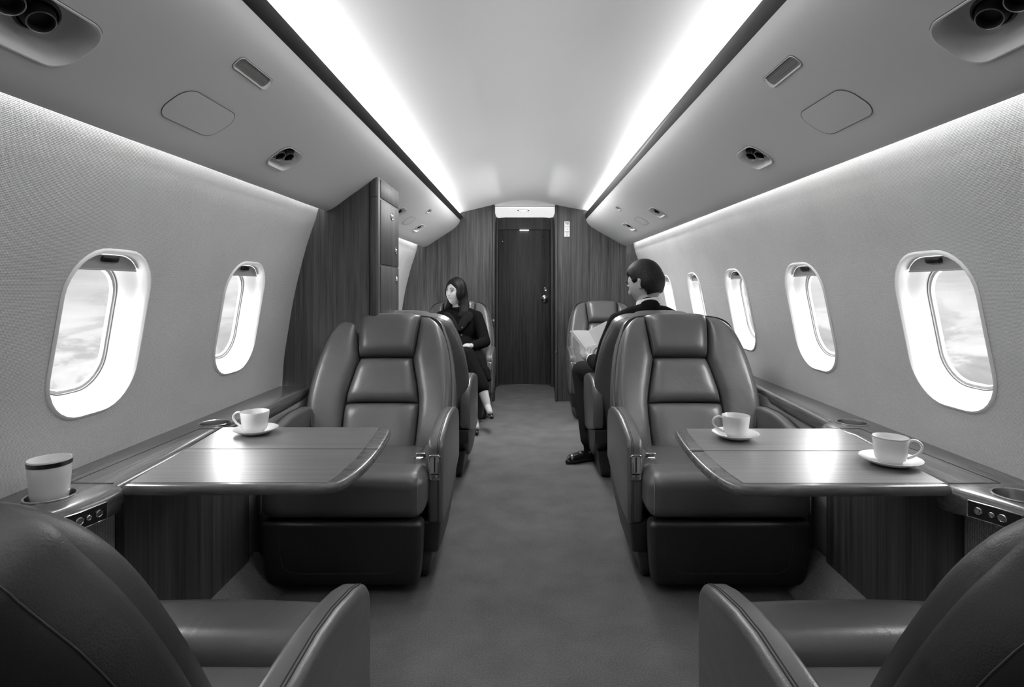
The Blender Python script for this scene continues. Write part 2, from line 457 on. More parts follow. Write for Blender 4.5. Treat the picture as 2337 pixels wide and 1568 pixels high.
# hole shapes are given as half sizes in (u, Y)
UL = .445                # metres of panel surface per unit of u
def oloop(u, Y, hu, hy, r, n=6):
    return [(u + a/UL, Y + b) for a, b in rrect(hu, hy, r, n)]
PSU = {-1: [(.646, 1.925, .049, .080, 'pair'), (.640, .845, .060, .195, 'wide'), (.624, 4.40, .046, .082, 'one'), (.555, 3.57, .046, .082, 'one')],
        1: [(.645, 1.980, .049, .080, 'pair'), (.640, .870, .060, .195, 'wide'), (.625, 4.41, .046, .082, 'one'), (.645, 3.49, .046, .082, 'one')]}
VENT = {-1: [(.257, 1.415), (.263, 4.08)], 1: [(.260, 1.448), (.255, 4.02)]}
HATCH = {-1: [(.648, 1.415), (.60, 3.95)], 1: [(.644, 1.46), (.65, 3.96)]}
side_word = {-1: 'left', 1: 'right'}
for side in (-1, 1):
    pf = lambda u, Y, side=side: panel(side, u, Y)
    holes = []
    for (u, Y, hu, hy, k) in PSU[side]: holes.append(oloop(u, Y, hu, hy, min(hu, hy)*.72, 7))
    for (u, Y) in VENT[side]: holes.append(oloop(u, Y, .018, .085 if Y < 3 else .05, .014, 5))
    bm = bmesh.new()
    us = [0, .02, .045, .08, .12, .17, .22, .28, .34, .40, .46, .52, .58, .64, .70, .76, .82, .88, .93, .97, 1]
    vs = [lerp(Y0, Y1, i/70) for i in range(71)]
    sheet(bm, pf, us, vs, holes)
    # rolled lower edge going back up behind the light gap
    rows = []
    for Y in vs:
        c = panel(side, 1, Y)
        rows.append([c, c + Vector((side*.006, 0, .004)), c + Vector((side*.008, 0, .012)), c + Vector((side*.004, 0, .05))])
    loft(bm, rows, closed=False)
    o = finish('ceiling_side_' + side_word[side], bm, PANEL, angle=70); struct(o)
    def nrm(u, Y):
        n = normal_of(lambda a, b: panel(side, a, b), u, Y)
        return n if n.z > 0 else -n           # up, behind the panel
    # service units
    for (u, Y, hu, hy, kind) in PSU[side]:
        n0 = nrm(u, Y)
        base = panel(side, u, Y)
        near = kind == 'wide'; dk = 1 if near else .62
        lab = {('pair', -1): 'white oval service unit with two air nozzles, left overhead panel between hatch and wood cabinet',
               ('pair', 1): 'white oval service unit with two air nozzles, right overhead panel beyond the oval hatch',
               ('wide', -1): 'large oval service unit with dark air nozzles at top left of the photo',
               ('wide', 1): 'large oval service unit with dark air nozzles at top right of the photo'}
        if kind == 'one':
            if side < 0: l_ = 'small air nozzle unit on far left overhead panel, ' + ('near the wooden bulkhead' if Y > 4 else 'half hidden beside the wood cabinet')
            else: l_ = 'small air nozzle unit on far right overhead panel, ' + ('near the wooden bulkhead' if Y > 4 else 'farther from the bulkhead than its twin')
        else: l_ = lab[(kind, side)]
        t = thing('passenger_service_unit', l_, 'air vent', base, 0, 'overhead service units')
        inv = lambda p: p - base
        def lp(s, d, du=0):
            r = min(hu, hy)*.72*s
            return [inv(panel(side, a, b) + n0*d) for a, b in [(u + du + x/UL, Y + y) for x, y in rrect(hu - (1-s)*hu*1.0, hy - (1-s)*hu*1.0, r, 7)]]
        bm = bmesh.new()
        loft(bm, [lp(1.03, -.0005), lp(1.02, -.0035), lp(.97, -.0035), lp(.93, .002), lp(.88, .012*dk), lp(.84, .030*dk), lp(.80, .046*dk), lp(.70, .052*dk)], cap1=True)
        finish('housing', bm, RECESS_M, t, angle=60)
        bm = bmesh.new(); tube(bm, lp(1.035, -.0002), .0011, 5, True); finish('gap_line', bm, LINE_M, t)
        ax1 = (panel(side, u, Y+.01) - panel(side, u, Y-.01)).normalized()
        ax2 = n0.cross(ax1).normalized()
        if kind == 'pair': spots = [(.004, -.022, .023), (-.008, .026, .023)]
        elif kind == 'wide': spots = [(0, .120, .027), (-.002, .058, .027), (-.004, -.010, .027)]
        else: spots = [(0, .016, .022)]
        for (du, dy, r) in spots:
            c = panel(side, u + du/UL, Y + dy) + n0*.045*dk
            tilt = Vector((0, 0, 1)).cross(n0)
            d = (-n0 + Vector((0, -.25, 0))).normalized()
            m = Matrix.Translation(inv(c)) @ d.to_track_quat('Z', 'Y').to_matrix().to_4x4()
            bm = bmesh.new()
            lathe(bm, [(r*1.25, -.004), (r*1.28, .002), (r*1.1, .006), (r*1.0, .002), (r*.95, -.002)], 28, m=m)
            nz = finish('nozzle', bm, DARKMETAL, t, angle=50)
            bm = bmesh.new()
            lathe(bm, [(r*.98, -.004), (r*.92, .012), (r*.80, .022), (r*.72, .024), (r*.62, .020), (r*.60, .008), (0, .006)], 28, m=m)
            finish('nozzle_cone', bm, BLACK if near else DARKMETAL, nz, angle=50)
            bm = bmesh.new(); tube(bm, [m @ Vector((r*.76*math.cos(a*PI/14), r*.76*math.sin(a*PI/14), .0235)) for a in range(28)], .0012 if near else .001, 5, True)
            finish('nozzle_ring', bm, STEEL, nz)
    for (u, Y) in VENT[side]:
        n0 = nrm(u, Y); base = panel(side, u, Y); hl = .085 if Y < 3 else .05
        t = thing('reading_light', ('ribbed rectangular reading light beside the %s dark ceiling strip, near the oval hatch' % side_word[side]) if Y < 3 else ('tiny ribbed reading light near the far end of the %s ceiling strip' % side_word[side]), 'light', base, 0, 'overhead reading lights')
        def lp(s, d): return [panel(side, a, b) + n0*d - base for a, b in oloop(u, Y, .018 - .018*(1-s), hl - .018*(1-s), .014*s, 5)]
        bm = bmesh.new()
        loft(bm, [lp(1.06, -.0004), lp(1.03, -.0028), lp(.95, -.0028), lp(.88, .004), (lp(.82, .010))])
        finish('bezel', bm, RECESS_M, t, angle=50)
        bm = bmesh.new(); tube(bm, lp(1.08, -.0002), .0009, 5, True); finish('gap_line', bm, LINE_M, t)
        bm = bmesh.new()
        rows = []
        for i in range(41):
            a = lerp(-.0165, .0165, i/40)
            zz = .009 - (.0016 if i % 4 < 2 else 0) - .005*(1-(a/.0165)**2)
            rows.append([panel(side, u + a/UL, Y + b) + n0*zz - base for b in (-hl+.006, 0, hl-.006)])
        loft(bm, rows, closed=False)
        finish('ribbed_lens', bm, SATIN, t, angle=30)
    for (u, Y) in HATCH[side]:
        n0 = nrm(u, Y); base = panel(side, u, Y); sc = 1 if Y < 3 else .8
        def lp(s, d): return [panel(side, a, b) + n0*d - base for a, b in oloop(u, Y, .0515*s*sc, (.117 - .0515*(1-s))*sc, .040*s, 8)]
        bm = bmesh.new(); q_ = 1 if Y < 3 else .3
        bm = bmesh.new(); loft(bm, [lp(1.0, -.0003), lp(.995, -.0012*q_ - .0003), lp(.96, -.0014*q_ - .0003)], cap1=True)
        t = thing('mask_hatch', ('flush oval oxygen mask hatch on the %s overhead panel' % side_word[side]) if Y < 3 else ('faint flush hatch on the far %s overhead panel near the bulkhead' % side_word[side]), 'hatch', base, 0, 'flush overhead hatches')
        finish('cover', bm, PANEL, t, angle=60)
        bm = bmesh.new(); tube(bm, lp(1.0, -.0006), .0013 if Y < 3 else .0008, 5, True); finish('gap_line', bm, LINE_M, t)
    # dark wooden strip
    bm = bmesh.new(); loops = []
    for Y in vs:
        s = pt2(*SEC[side]['S'], Y); t_ = pt2(*SEC[side]['T'], Y)
        s = Vector((s[0], Y, EYE + s[1])); t_ = Vector((t_[0], Y, EYE + t_[1]))
        o1 = Vector((side*.03, 0, .012))
        loops.append([s, s.lerp(t_, .5) + Vector((-side*.003, 0, -.002)), t_, t_ + Vector((side*.006, 0, .003)), s + o1])
    loft(bm, loops, cap0=True, cap1=True)
    o = finish('trim_%d' % (1 if side < 0 else 2), bm, WOOD_STRIP, angle=35); struct(o)
    # cove lamp lying behind the strip
    bm = bmesh.new(); loops = []
    for Y in [lerp(-.6, 5.40, i/20) for i in range(21)]:
        t_ = pt2(*SEC[side]['T'], Y); t_ = Vector((t_[0] + side*.014, Y, EYE + t_[1] - .010))
        loops.append([t_, t_ + Vector((side*.018, 0, .002)), t_ + Vector((side*.016, 0, .009)), t_ + Vector((side*.004, 0, .007))])
    loft(bm, loops, cap0=True, cap1=True)
    tag(finish('cove_light', bm, LED, angle=30), 'long light strip glowing behind the %s dark wooden ceiling strip' % side_word[side], 'light')
    # wall washing lamp behind the lower edge of the panel
    bm = bmesh.new(); loops = []
    for Y in [lerp(-.6, 5.40, i/20) for i in range(21)]:
        c = panel(side, 1, Y) + Vector((side*.003, 0, .055))
        loops.append([c, c + Vector((side*.014, 0, 0)), c + Vector((side*.014, 0, .008)), c + Vector((0, 0, .008))])
    loft(bm, loops, cap0=True, cap1=True)
    tag(finish('wall_wash_light', bm, LED2, angle=30), 'thin light strip hidden above the %s window wall' % side_word[side], 'light')
# central ceiling dome
DOME = [(-.67, .664), (-.645, .690), (-.60, .716), (-.52, .738), (-.42, .762), (-.30, .790), (-.15, .822), (0, .834), (.15, .822), (.30, .790), (.42, .766), (.52, .748), (.60, .734), (.645, .712), (.665, .686)]
bm = bmesh.new(); rows = []
for i in range(61):
    Y = lerp(Y0, Y1+.02, i/60)
    rows.append([Vector((x_, Y, EYE + smooth_interp(DOME, x_))) for x_ in [lerp(-.67, .665, k/48) for k in range(49)]])
loft(bm, rows, closed=False)
struct(finish('ceiling', bm, CEIL, angle=180))
# roof closing above panels (keeps daylight out)
bm = bmesh.new(); rows = []
for Y in (Y0-.05, Y1+1.2):
    rows.append([Vector((x_, Y, EYE + z_)) for x_, z_ in [(-1.30, -.5), (-1.28, .0), (-1.16, .44), (-.9, .72), (-.5, .93), (0, .98), (.5, .93), (.9, .72), (1.18, .44), (1.33, 0), (1.36, -.5)]])
loft(bm, rows, closed=False)
o = finish('roof_shell', bm, PLASTIC_W, angle=180); 
# the shell must not cover the windows: cut it down to the part above them
bm = bmesh.new(); bm.from_mesh(o.data)
bmesh.ops.delete(bm, geom=[f for f in bm.faces if f.calc_center_median().z < EYE + .44 and abs(f.calc_center_median().x) > 1.0 and f.calc_center_median().z < EYE + .30], context='FACES')
bm.to_mesh(o.data); bm.free(); struct(o)

# ------------------------------------------------------------------ floor, lower walls, rear wall
bm = bmesh.new()
for i in range(24):
    pass
us = [lerp(-1.4, 1.45, i/30) for i in range(31)]; vs = [lerp(Y0-.05, 6.40, i/60) for i in range(61)]
rows = [[Vector((x_, y_, 0)) for x_ in us] for y_ in vs]
loft(bm, rows, closed=False)
struct(finish('floor', bm, CARPET, smooth=False))
LOWX = {-1: -1.0, 1: 1.078}
PANX = {-1: -.975, 1: 1.05}
for side in (-1, 1):
    bm = bmesh.new()
    box(bm, *sorted((LOWX[side], LOWX[side]+side*.03)), Y0, Y1, 0, .60)
    struct(finish('wall_lower_' + side_word[side], bm, FABRIC_LOW, smooth=False))
    # carpeted kick ramp between the facing seats
    xa = PANX[side]; zt = .122 if side < 0 else .135
    bm = bmesh.new()
    prism(bm, [(xa + side*.02, 0), (xa + side*.02, zt + .004), (xa - side*.002, zt), (xa - side*.055, .055), (xa - side*.112, 0)],
          lambda p, t: Vector((p[0], t, p[1])), .35, 2.09, .008, 2)
    struct(finish('baseboard_' + side_word[side], bm, CARPET_K, angle=60))
    # wooden side panel below the table
    bm = bmesh.new()
    ya, yb = (1.39, 2.02) if side < 0 else (1.395, 1.985)
    box(bm, *sorted((xa, xa + side*.03)), ya, yb, .06, .585, .004, 2)
    struct(finish('trim_%d' % (7 if side < 0 else 8), bm, WOOD_DARK, angle=40))
bm = bmesh.new(); box(bm, -1.4, 1.45, Y0-.06, Y0, 0, 2.1); struct(finish('wall_rear', bm, PANEL, smooth=False))

# ------------------------------------------------------------------ side ledges
LEDZ = EYE - .462
LIN = {-1: [(-1.1, -1.05), (.5, -1.04), (1.0, -1.015), (1.09, -.995), (1.15, -.965), (1.20, -.940), (1.26, -.927), (1.315, -.925), (1.335, -.937), (1.345, -.962), (1.80, -.992), (1.86, -.992), (2.0, -.992), (2.4, -.995), (2.665, -1.0)],
        1: [(-1.1, 1.10), (.5, 1.09), (1.0, 1.075), (1.10, 1.062), (1.17, 1.045), (1.23, 1.018), (1.28, .990), (1.315, .968), (1.335, .967), (1.345, .990), (1.79, 1.022), (1.85, 1.00), (1.92, .995), (1.945, 1.012), (1.96, 1.045), (2.05, 1.055), (2.68, 1.085), (5.42, 1.10)]}
HOLD = {-1: [(-1.050, 1.262, 'front'), (-1.052, 1.935, 'back')], 1: [(1.094, 1.262, 'front'), (1.118, 1.944, 'back')]}
for side in (-1, 1):
    ys = []
    t = LIN[side]
    for (a, _), (b, __) in zip(t, t[1:]):
        k = max(1, int((b-a)/.06)) if b - a > .12 else 3
        ys += [lerp(a, b, i/k) for i in range(k)]
    ys.append(t[-1][0])
    loops = []
    for Y in ys:
        xi = interp(t, Y); xo = wall(side, -.455, Y).x + side*.012
        s = side
        lp = [(xo, 0), (xi + s*.030, 0), (xi + s*.018, -.002), (xi + s*.007, -.008), (xi + s*.0015, -.018), (xi, -.030), (xi + s*.002, -.046), (xi + s*.008, -.055), (xo, -.055)]
        loops.append([Vector((x_, Y, LEDZ + z_)) for x_, z_ in lp])
    bm = bmesh.new(); loft(bm, loops, cap0=True, cap1=True)
    led = finish('side_ledge', bm, WOOD_LEDGE, angle=40)
    tag(led, 'long dark wooden side ledge with cup holders under the %s windows' % side_word[side], 'ledge')
    cb = bmesh.new()
    for (x_, y_, w_) in HOLD[side]:
        bmesh.ops.create_cone(cb, cap_ends=True, segments=48, radius1=.0455, radius2=.0455, depth=.2, matrix=Matrix.Translation((x_, y_, LEDZ)))
    boolean_cut(led, cb)
    led.data.polygons.foreach_set('use_smooth', [True]*len(led.data.polygons)); led.data.set_sharp_from_angle(angle=math.radians(35))
    # inlaid seam lines of the folding-table lid
    bm = bmesh.new()
    if side < 0: pts = [(-1.075, 1.345), (-1.062, 1.86), (-.994, 1.862)]
    else: pts = [(1.123, 1.345), (1.098, 1.86), (1.024, 1.862)]
    z = LEDZ + .0002
    tube(bm, [(pts[0][0], pts[0][1], z), (pts[1][0], pts[1][1], z)], .0012, 5)
    tube(bm, [(pts[1][0], pts[1][1], z), (pts[2][0], pts[2][1], z)], .0012, 5)
    tube(bm, [(pts[0][0], pts[0][1], z), (interp(t, 1.34) + side*.02, 1.343, z)], .0012, 5)
    finish('lid_seam', bm, SEAM_DARK, led)
    for (x_, y_, w_) in HOLD[side]:
        if w_ == 'front': l_ = 'round metal cup holder in the front end of the %s ledge' % side_word[side] + (', holding a cup' if side < 0 else ', empty')
        else: l_ = 'round steel cup holder in the %s ledge behind the table, empty' % side_word[side]
        t_ = thing('cup_holder', l_, 'cup holder', (x_, y_, LEDZ), 0, 'cup holders in the ledges')
        bm = bmesh.new(); lathe(bm, [(.0445, -.002), (.0500, .0002), (.0500, .0020), (.0475, .0034), (.0450, .0022), (.0445, -.002)], 48)
        finish('rim', bm, CHROME, t_, angle=50)
        bm = bmesh.new(); lathe(bm, [(.0448, .001), (.0440, -.004), (.0430, -.050), (0, -.050)], 48)
        finish('well', bm, STEEL, t_, angle=50)
    # outlet panel on the lip
    if side < 0: a0, a1 = 1.165, 1.262
    else: a0, a1 = 1.185, 1.275
    def lipp(f, z_, d):
        Y = lerp(a0, a1, f); x_ = interp(t, Y); x2 = interp(t, Y+.01); x1 = interp(t, Y-.01)
        tn = Vector((x2-x1, .02, 0)).normalized(); nn = Vector((tn.y, -tn.x, 0))
        if nn.x*side > 0: nn = -nn
        return Vector((x_, Y, LEDZ + z_)) + nn*d
    base = lipp(.5, -.031, 0)
    t_ = thing('outlet_panel', 'black outlet panel with metal sockets in the edge of the %s ledge' % side_word[side], 'outlet', base, 0)
    bm = bmesh.new()
    rows = [[lipp(f/8, z_, d) - base for z_, d in ((-.050, .000), (-.049, .003), (-.013, .003), (-.012, -.004))] for f in range(9)]
    loft(bm, rows, closed=False, ); finish('plate', bm, BLACK, t_, angle=40)
    bm = bmesh.new(); tube(bm, [lipp(f/8, -.013, .0032) - base for f in range(9)] + [lipp(1-f/8, -.049, .0032) - base for f in range(9)], .0012, 5, True)
    finish('frame', bm, CHROME, t_)
    for f, r in ((.80, .0085), (.56, .006), (.36, .009)):
        c = lipp(f, -.031, .003) - base; d = (lipp(f, -.031, 1) - lipp(f, -.031, 0)).normalized()
        m = Matrix.Translation(c) @ d.to_track_quat('Z', 'Y').to_matrix().to_4x4()
        bm = bmesh.new(); lathe(bm, [(r, 0), (r, .002), (r*.8, .003), (r*.65, .001), (r*.4, .001), (r*.3, .003), (0, .003)], 20, m=m)
        finish('socket', bm, CHROME, t_)

# ------------------------------------------------------------------ far bulkhead, vestibule, door
BH = Y1
def section_outline(side, Y, inset=0.0):
    """from the floor up the wall, over the panel, strip and dome to the middle"""
    out = []
    out.append((side*1.25, 0))
    for i in range(15):
        Z = lerp(-.46, .41, i/14); out.append((wall(side, Z, Y).x, EYE + Z))
    c = panel(side, 1, Y); out.append((c.x + side*.01, c.z + .02))
    return out
for side in (-1, 1):
    xe = -.298 if side < 0 else .306
    o = [(xe, 0)] + [(side*1.27, 0), (side*1.27, 1.6), (side*.95, 1.78), (side*.6, 2.0), (xe, 2.0)]
    bm = bmesh.new()
    prism(bm, o, lambda p, t: Vector((p[0], t, p[1])), BH, BH+.06)
    struct(finish('wall_bulkhead_' + side_word[side], bm, WOOD_WALL, smooth=False))
    bm = bmesh.new()          # rounded wooden post at the opening
    box(bm, xe - .014, xe + .014, BH-.012, BH+.07, 0, 1.885, .011, 4)
    struct(finish('trim_%d' % (3 if side < 0 else 4), bm, WOOD_DARK, angle=60))
    # passage wall and door post
    bm = bmesh.new()
    box(bm, *sorted((xe + side*.01, xe + side*.04)), BH+.06, 6.36, 0, 1.9)
    struct(finish('wall_passage_' + side_word[side], bm, WOOD_DOOR, smooth=False))
    bm = bmesh.new()
    box(bm, *sorted((xe + side*.02, -.287 if side < 0 else .286)), 6.25, 6.34, 0, 1.86, .010, 4)
    box(bm, *sorted((xe + side*.02, -.315 if side < 0 else .318)), 5.85, 5.90, 0, 1.86, .006, 3)
    struct(finish('trim_%d' % (5 if side < 0 else 6), bm, WOOD_DARK, angle=60))
bm = bmesh.new(); box(bm, -.34, .35, BH+.056, 6.40, 1.868, 1.90)
PASS_C, *_ = node_mat('passage_ceiling_glow', .85, .6, emit=1, es=.8)  # low emission added so this plain ceiling panel looks lit
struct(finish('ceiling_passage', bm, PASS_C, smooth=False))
bm = bmesh.new(); box(bm, -.31, .32, BH+.005, BH+.055, 1.869, 2.02)
struct(finish('wall_header', bm, CEIL, smooth=False))
bm = bmesh.new(); box(bm, -.45, .45, 6.375, 6.42, 0, 2.0)
struct(finish('wall_light_block', bm, BLACK, smooth=False))  # added black backing behind the door, stops sky light at its gaps
d = thing('door_1', 'dark wooden cabin door with round knob at the end of the aisle', 'door', (-.0025, 6.33, 0)); d['kind'] = 'structure'
bm = bmesh.new(); box(bm, -.284, .284, 0, .04, .012, 1.728, .004, 2); finish('door_leaf', bm, WOOD_DOOR, d)
bm = bmesh.new()
arch = [(-.284, 1.732)] + [(lerp(-.284, .284, i/16), 1.862 + .014*(1-(2*i/16-1)**2)) for i in range(17)] + [(.284, 1.732)]
prism(bm, arch, lambda p, t: Vector((p[0], t, p[1])), .0, .04)
finish('transom', bm, WOOD_DARK, d, smooth=False)
def disc(name, mat, parent, c, r, prof, dirv=(0, -1, 0), seg=28):
    m = Matrix.Translation(Vector(c)) @ Vector(dirv).to_track_quat('Z', 'Y').to_matrix().to_4x4()
    bm = bmesh.new(); lathe(bm, [(a*r, b) for a, b in prof], seg, m=m); return finish(name, bm, mat, parent, angle=45)
kx = .233
disc('knob', CHROME, d, (kx-.006, 0, .964), .040, [(1, 0), (1, .004), (.85, .008), (.35, .010), (.35, .03), (.7, .034), (.75, .044), (.55, .052), (0, .053)])
disc('lock', CHROME, d, (kx, 0, 1.068), .022, [(1, 0), (1, .005), (.8, .009), (.4, .008), (.35, .012), (0, .012)])
disc('door_bumper', DARKMETAL, d, (-.245, 0, 1.60), .010, [(1, 0), (.9, .006), (0, .008)])
disc('door_bumper', DARKMETAL, d, (.205, 0, 1.615), .008, [(1, 0), (.9, .006), (0, .008)])
bm = bmesh.new(); box(bm, -.284, .284, -.02, .0, 0, .012, .002, 2); finish('threshold', bm, STEEL, d)
bm = bmesh.new(); box(bm, -.05, .05, -.014, 0, 1.722, 1.728, .001, 1); finish('door_light', bm, WHITE_L, d)
t = thing('ceiling_spotlight', 'small glowing round spotlight above the far cabin door', 'light', (-.012, 5.75, 1.868))
bm = bmesh.new(); lathe(bm, [(.062, 0), (.060, -.004), (.048, -.005), (.045, -.001)], 28); finish('rim', bm, PLASTIC_W, t)
bm = bmesh.new(); lathe(bm, [(.045, -.001), (0, -.002)], 28); finish('lens', bm, WHITE_L, t)
t = thing('wall_switch', 'small metal door latch on the left post of the passage', 'switch', (-.298, BH-.013, 1.09-.333))
bm = bmesh.new(); box(bm, -.010, .010, -.006, 0, -.025, .025, .004, 3); finish('plate', bm, STEEL, t)
bm = bmesh.new(); box(bm, -.004, .004, -.012, -.005, -.010, .010, .002, 2); finish('toggle', bm, BLACK, t)
disc('latch_pin', CHROME, bpy.data.objects['trim_4'], (.306, BH-.012, .475), .010, [(1, 0), (.9, .006), (0, .008)])
# placard
t = thing('safety_placard', 'small white safety placard with dark symbols on the right bulkhead', 'sign', (.4065, BH-.002, 1.09+.558))
bm = bmesh.new(); box(bm, -.026, .026, -.003, 0, -.073, .073, .001, 1); finish('plate', bm, PAPER, t)
bm = bmesh.new()
def mk(x0, x1, z0, z1): box(bm, x0*.052-.026, x1*.052-.026, -.0042, -.002, .073-z0*.146, .073-z1*.146)
for a in [(.1, .9, .06, .075), (.22, .42, .09, .11), (.2, .36, .13, .155), (.2, .36, .19, .205), (.45, .6, .12, .16), (.64, .78, .09, .15), (.56, .75, .18, .22), (.1, .9, .325, .335), (.4, .55, .38, .39),
          (.5, .62, .445, .46), (.48, .66, .53, .55), (.12, .9, .665, .69), (.26, .5, .71, .725), (.56, .72, .71, .73), (.3, .44, .80, .835), (.46, .6, .81, .82), (.62, .76, .795, .82), (.42, .6, .86, .87), (.33, .7, .92, .935)]: mk(*a)
finish('print', bm, BLACK, t, smooth=False)

# ------------------------------------------------------------------ tall wood cabinet on the left
cab = thing('wardrobe_cabinet', 'tall dark wooden cabinet reaching the ceiling behind the left seats', 'cabinet', (-.9, 2.69, 0))
CX = -.695
out = [(CX, .0), (CX, 0)]
def cab_outline(Y, m=.0):
    o = [(-1.0, 0.0), (-1.0, .56), (wall(-1, -.46, Y).x + m, .58)]
    for i in range(15):
        Z = lerp(-.455, .385, i/14); o.append((wall(-1, Z, Y).x + m, EYE + Z))
    for i in range(13):
        u = lerp(1.0, .24, i/12); p = panel(-1, u, Y)
        if p.x < CX: o.append((p.x, p.z - .001 + .004))
    # height of the panel at CX
    lo, hi = 0, 1
    for _ in range(40):
        mid = (lo+hi)/2
        if panel(-1, mid, Y).x > CX: lo = mid
        else: hi = mid
    o += [(CX, panel(-1, lo, Y).z + .002), (CX, 0)]
    return o
off = Vector((-.9, 2.69, 0))
oa = cab_outline(2.69); ob = cab_outline(3.13); n = min(len(oa), len(ob))
bm = bmesh.new()
loft(bm, [[Vector((x_, 2.69, z_)) - off for x_, z_ in oa], [Vector((x_, 3.13, z_)) - off for x_, z_ in oa]], cap0=True, cap1=True)
finish('body', bm, WOOD_WALL, cab, smooth=False)
ztop = oa[-2][1]
bm = bmesh.new(); box(bm, CX-.036-off.x, CX+.004-off.x, -.008, .05, 0, ztop-.0, .014, 5); finish('corner_post', bm, WOOD_DARK, cab, angle=60)
def side_door(nm, z0, z1, mat=WOOD_DARK):
    bm = bmesh.new(); box(bm, CX-.004-off.x, CX+.004-off.x, .052, .44, z0, z1, .003, 2); return finish(nm, bm, mat, cab, angle=40)
side_door('header_panel', 1.09+.432, ztop-.004)
d1 = side_door('door', 1.09+.112, 1.09+.424); d2 = side_door('door', .62, 1.09+.104)
for dd, (yy, zz) in ((d1, (2.965, .368)), (d1, (3.055, .195)), (d2, (3.075, .038))):
    disc('knob', CHROME, dd, (CX+.004-off.x, yy-off.y, EYE+zz), .020, [(1, 0), (1, .002), (.85, .0045), (.6, .003), (.45, .006), (0, .007)], (1, 0, 0))
bm = bmesh.new()
for z_ in (1.09+.428,): tube(bm, [Vector((CX-.030-off.x, -.0085, z_)), Vector((CX+.0-off.x, -.0085, z_))], .0018, 5)
tube(bm, [Vector((CX-.038-off.x, -.001, .6)), Vector((CX-.038-off.x, -.001, ztop-.03))], .0022, 5)
finish('seam', bm, SEAM_DARK, cab)
# ------------------------------------------------------------------ the leather seats
WO = [(.30, .250), (.36, .275), (.45, .303), (.53, .318), (.60, .321), (.70, .311), (.78, .296), (.85, .275), (.895, .251), (.925, .222), (.945, .192)]   # half width of the back
def backy(z): return .235 + .40*(z-.34)
def BP(x, z, h):
    return Vector((x, backy(z) - .50*x*x - h*.928, z + h*.371))
def pad(bm, xl, xr, z0, z1, h0, T, nu=22, nv=22, p=5, q=2.2, top=None):
    def f(t, pp=p):
        a = abs(2*t-1); return max(0, 1 - a**pp)**(1/q)
    def spread(i, n):
        t = i/n; return .5 - .5*math.cos(PI*t) if True else t
    rows = []
    for j in range(nv+1):
        v = spread(j, nv); z = lerp(z0, z1, v); row = []
        for i in range(nu+1):
            u = spread(i, nu); x = lerp(xl(z), xr(z), u)
            zz = z + (top(x, v) if top else 0)
            row.append(BP(x, zz, h0 + T*f(u)*f(v)))
        rows.append(row)
    loft(bm, rows, closed=False)
HRW = [(.74, .128), (.78, .131), (.90, .143), (.97, .147)]
MID = [(.56, .166), (.62, .158), (.70, .138), (.757, .122)]
LOW = [(.34, .158), (.45, .166), (.563, .168)]
INN = [(.34, .158), (.45, .166), (.563, .168), (.62, .158), (.70, .138), (.757, .126), (.78, .131), (.90, .143), (.945, .146)]
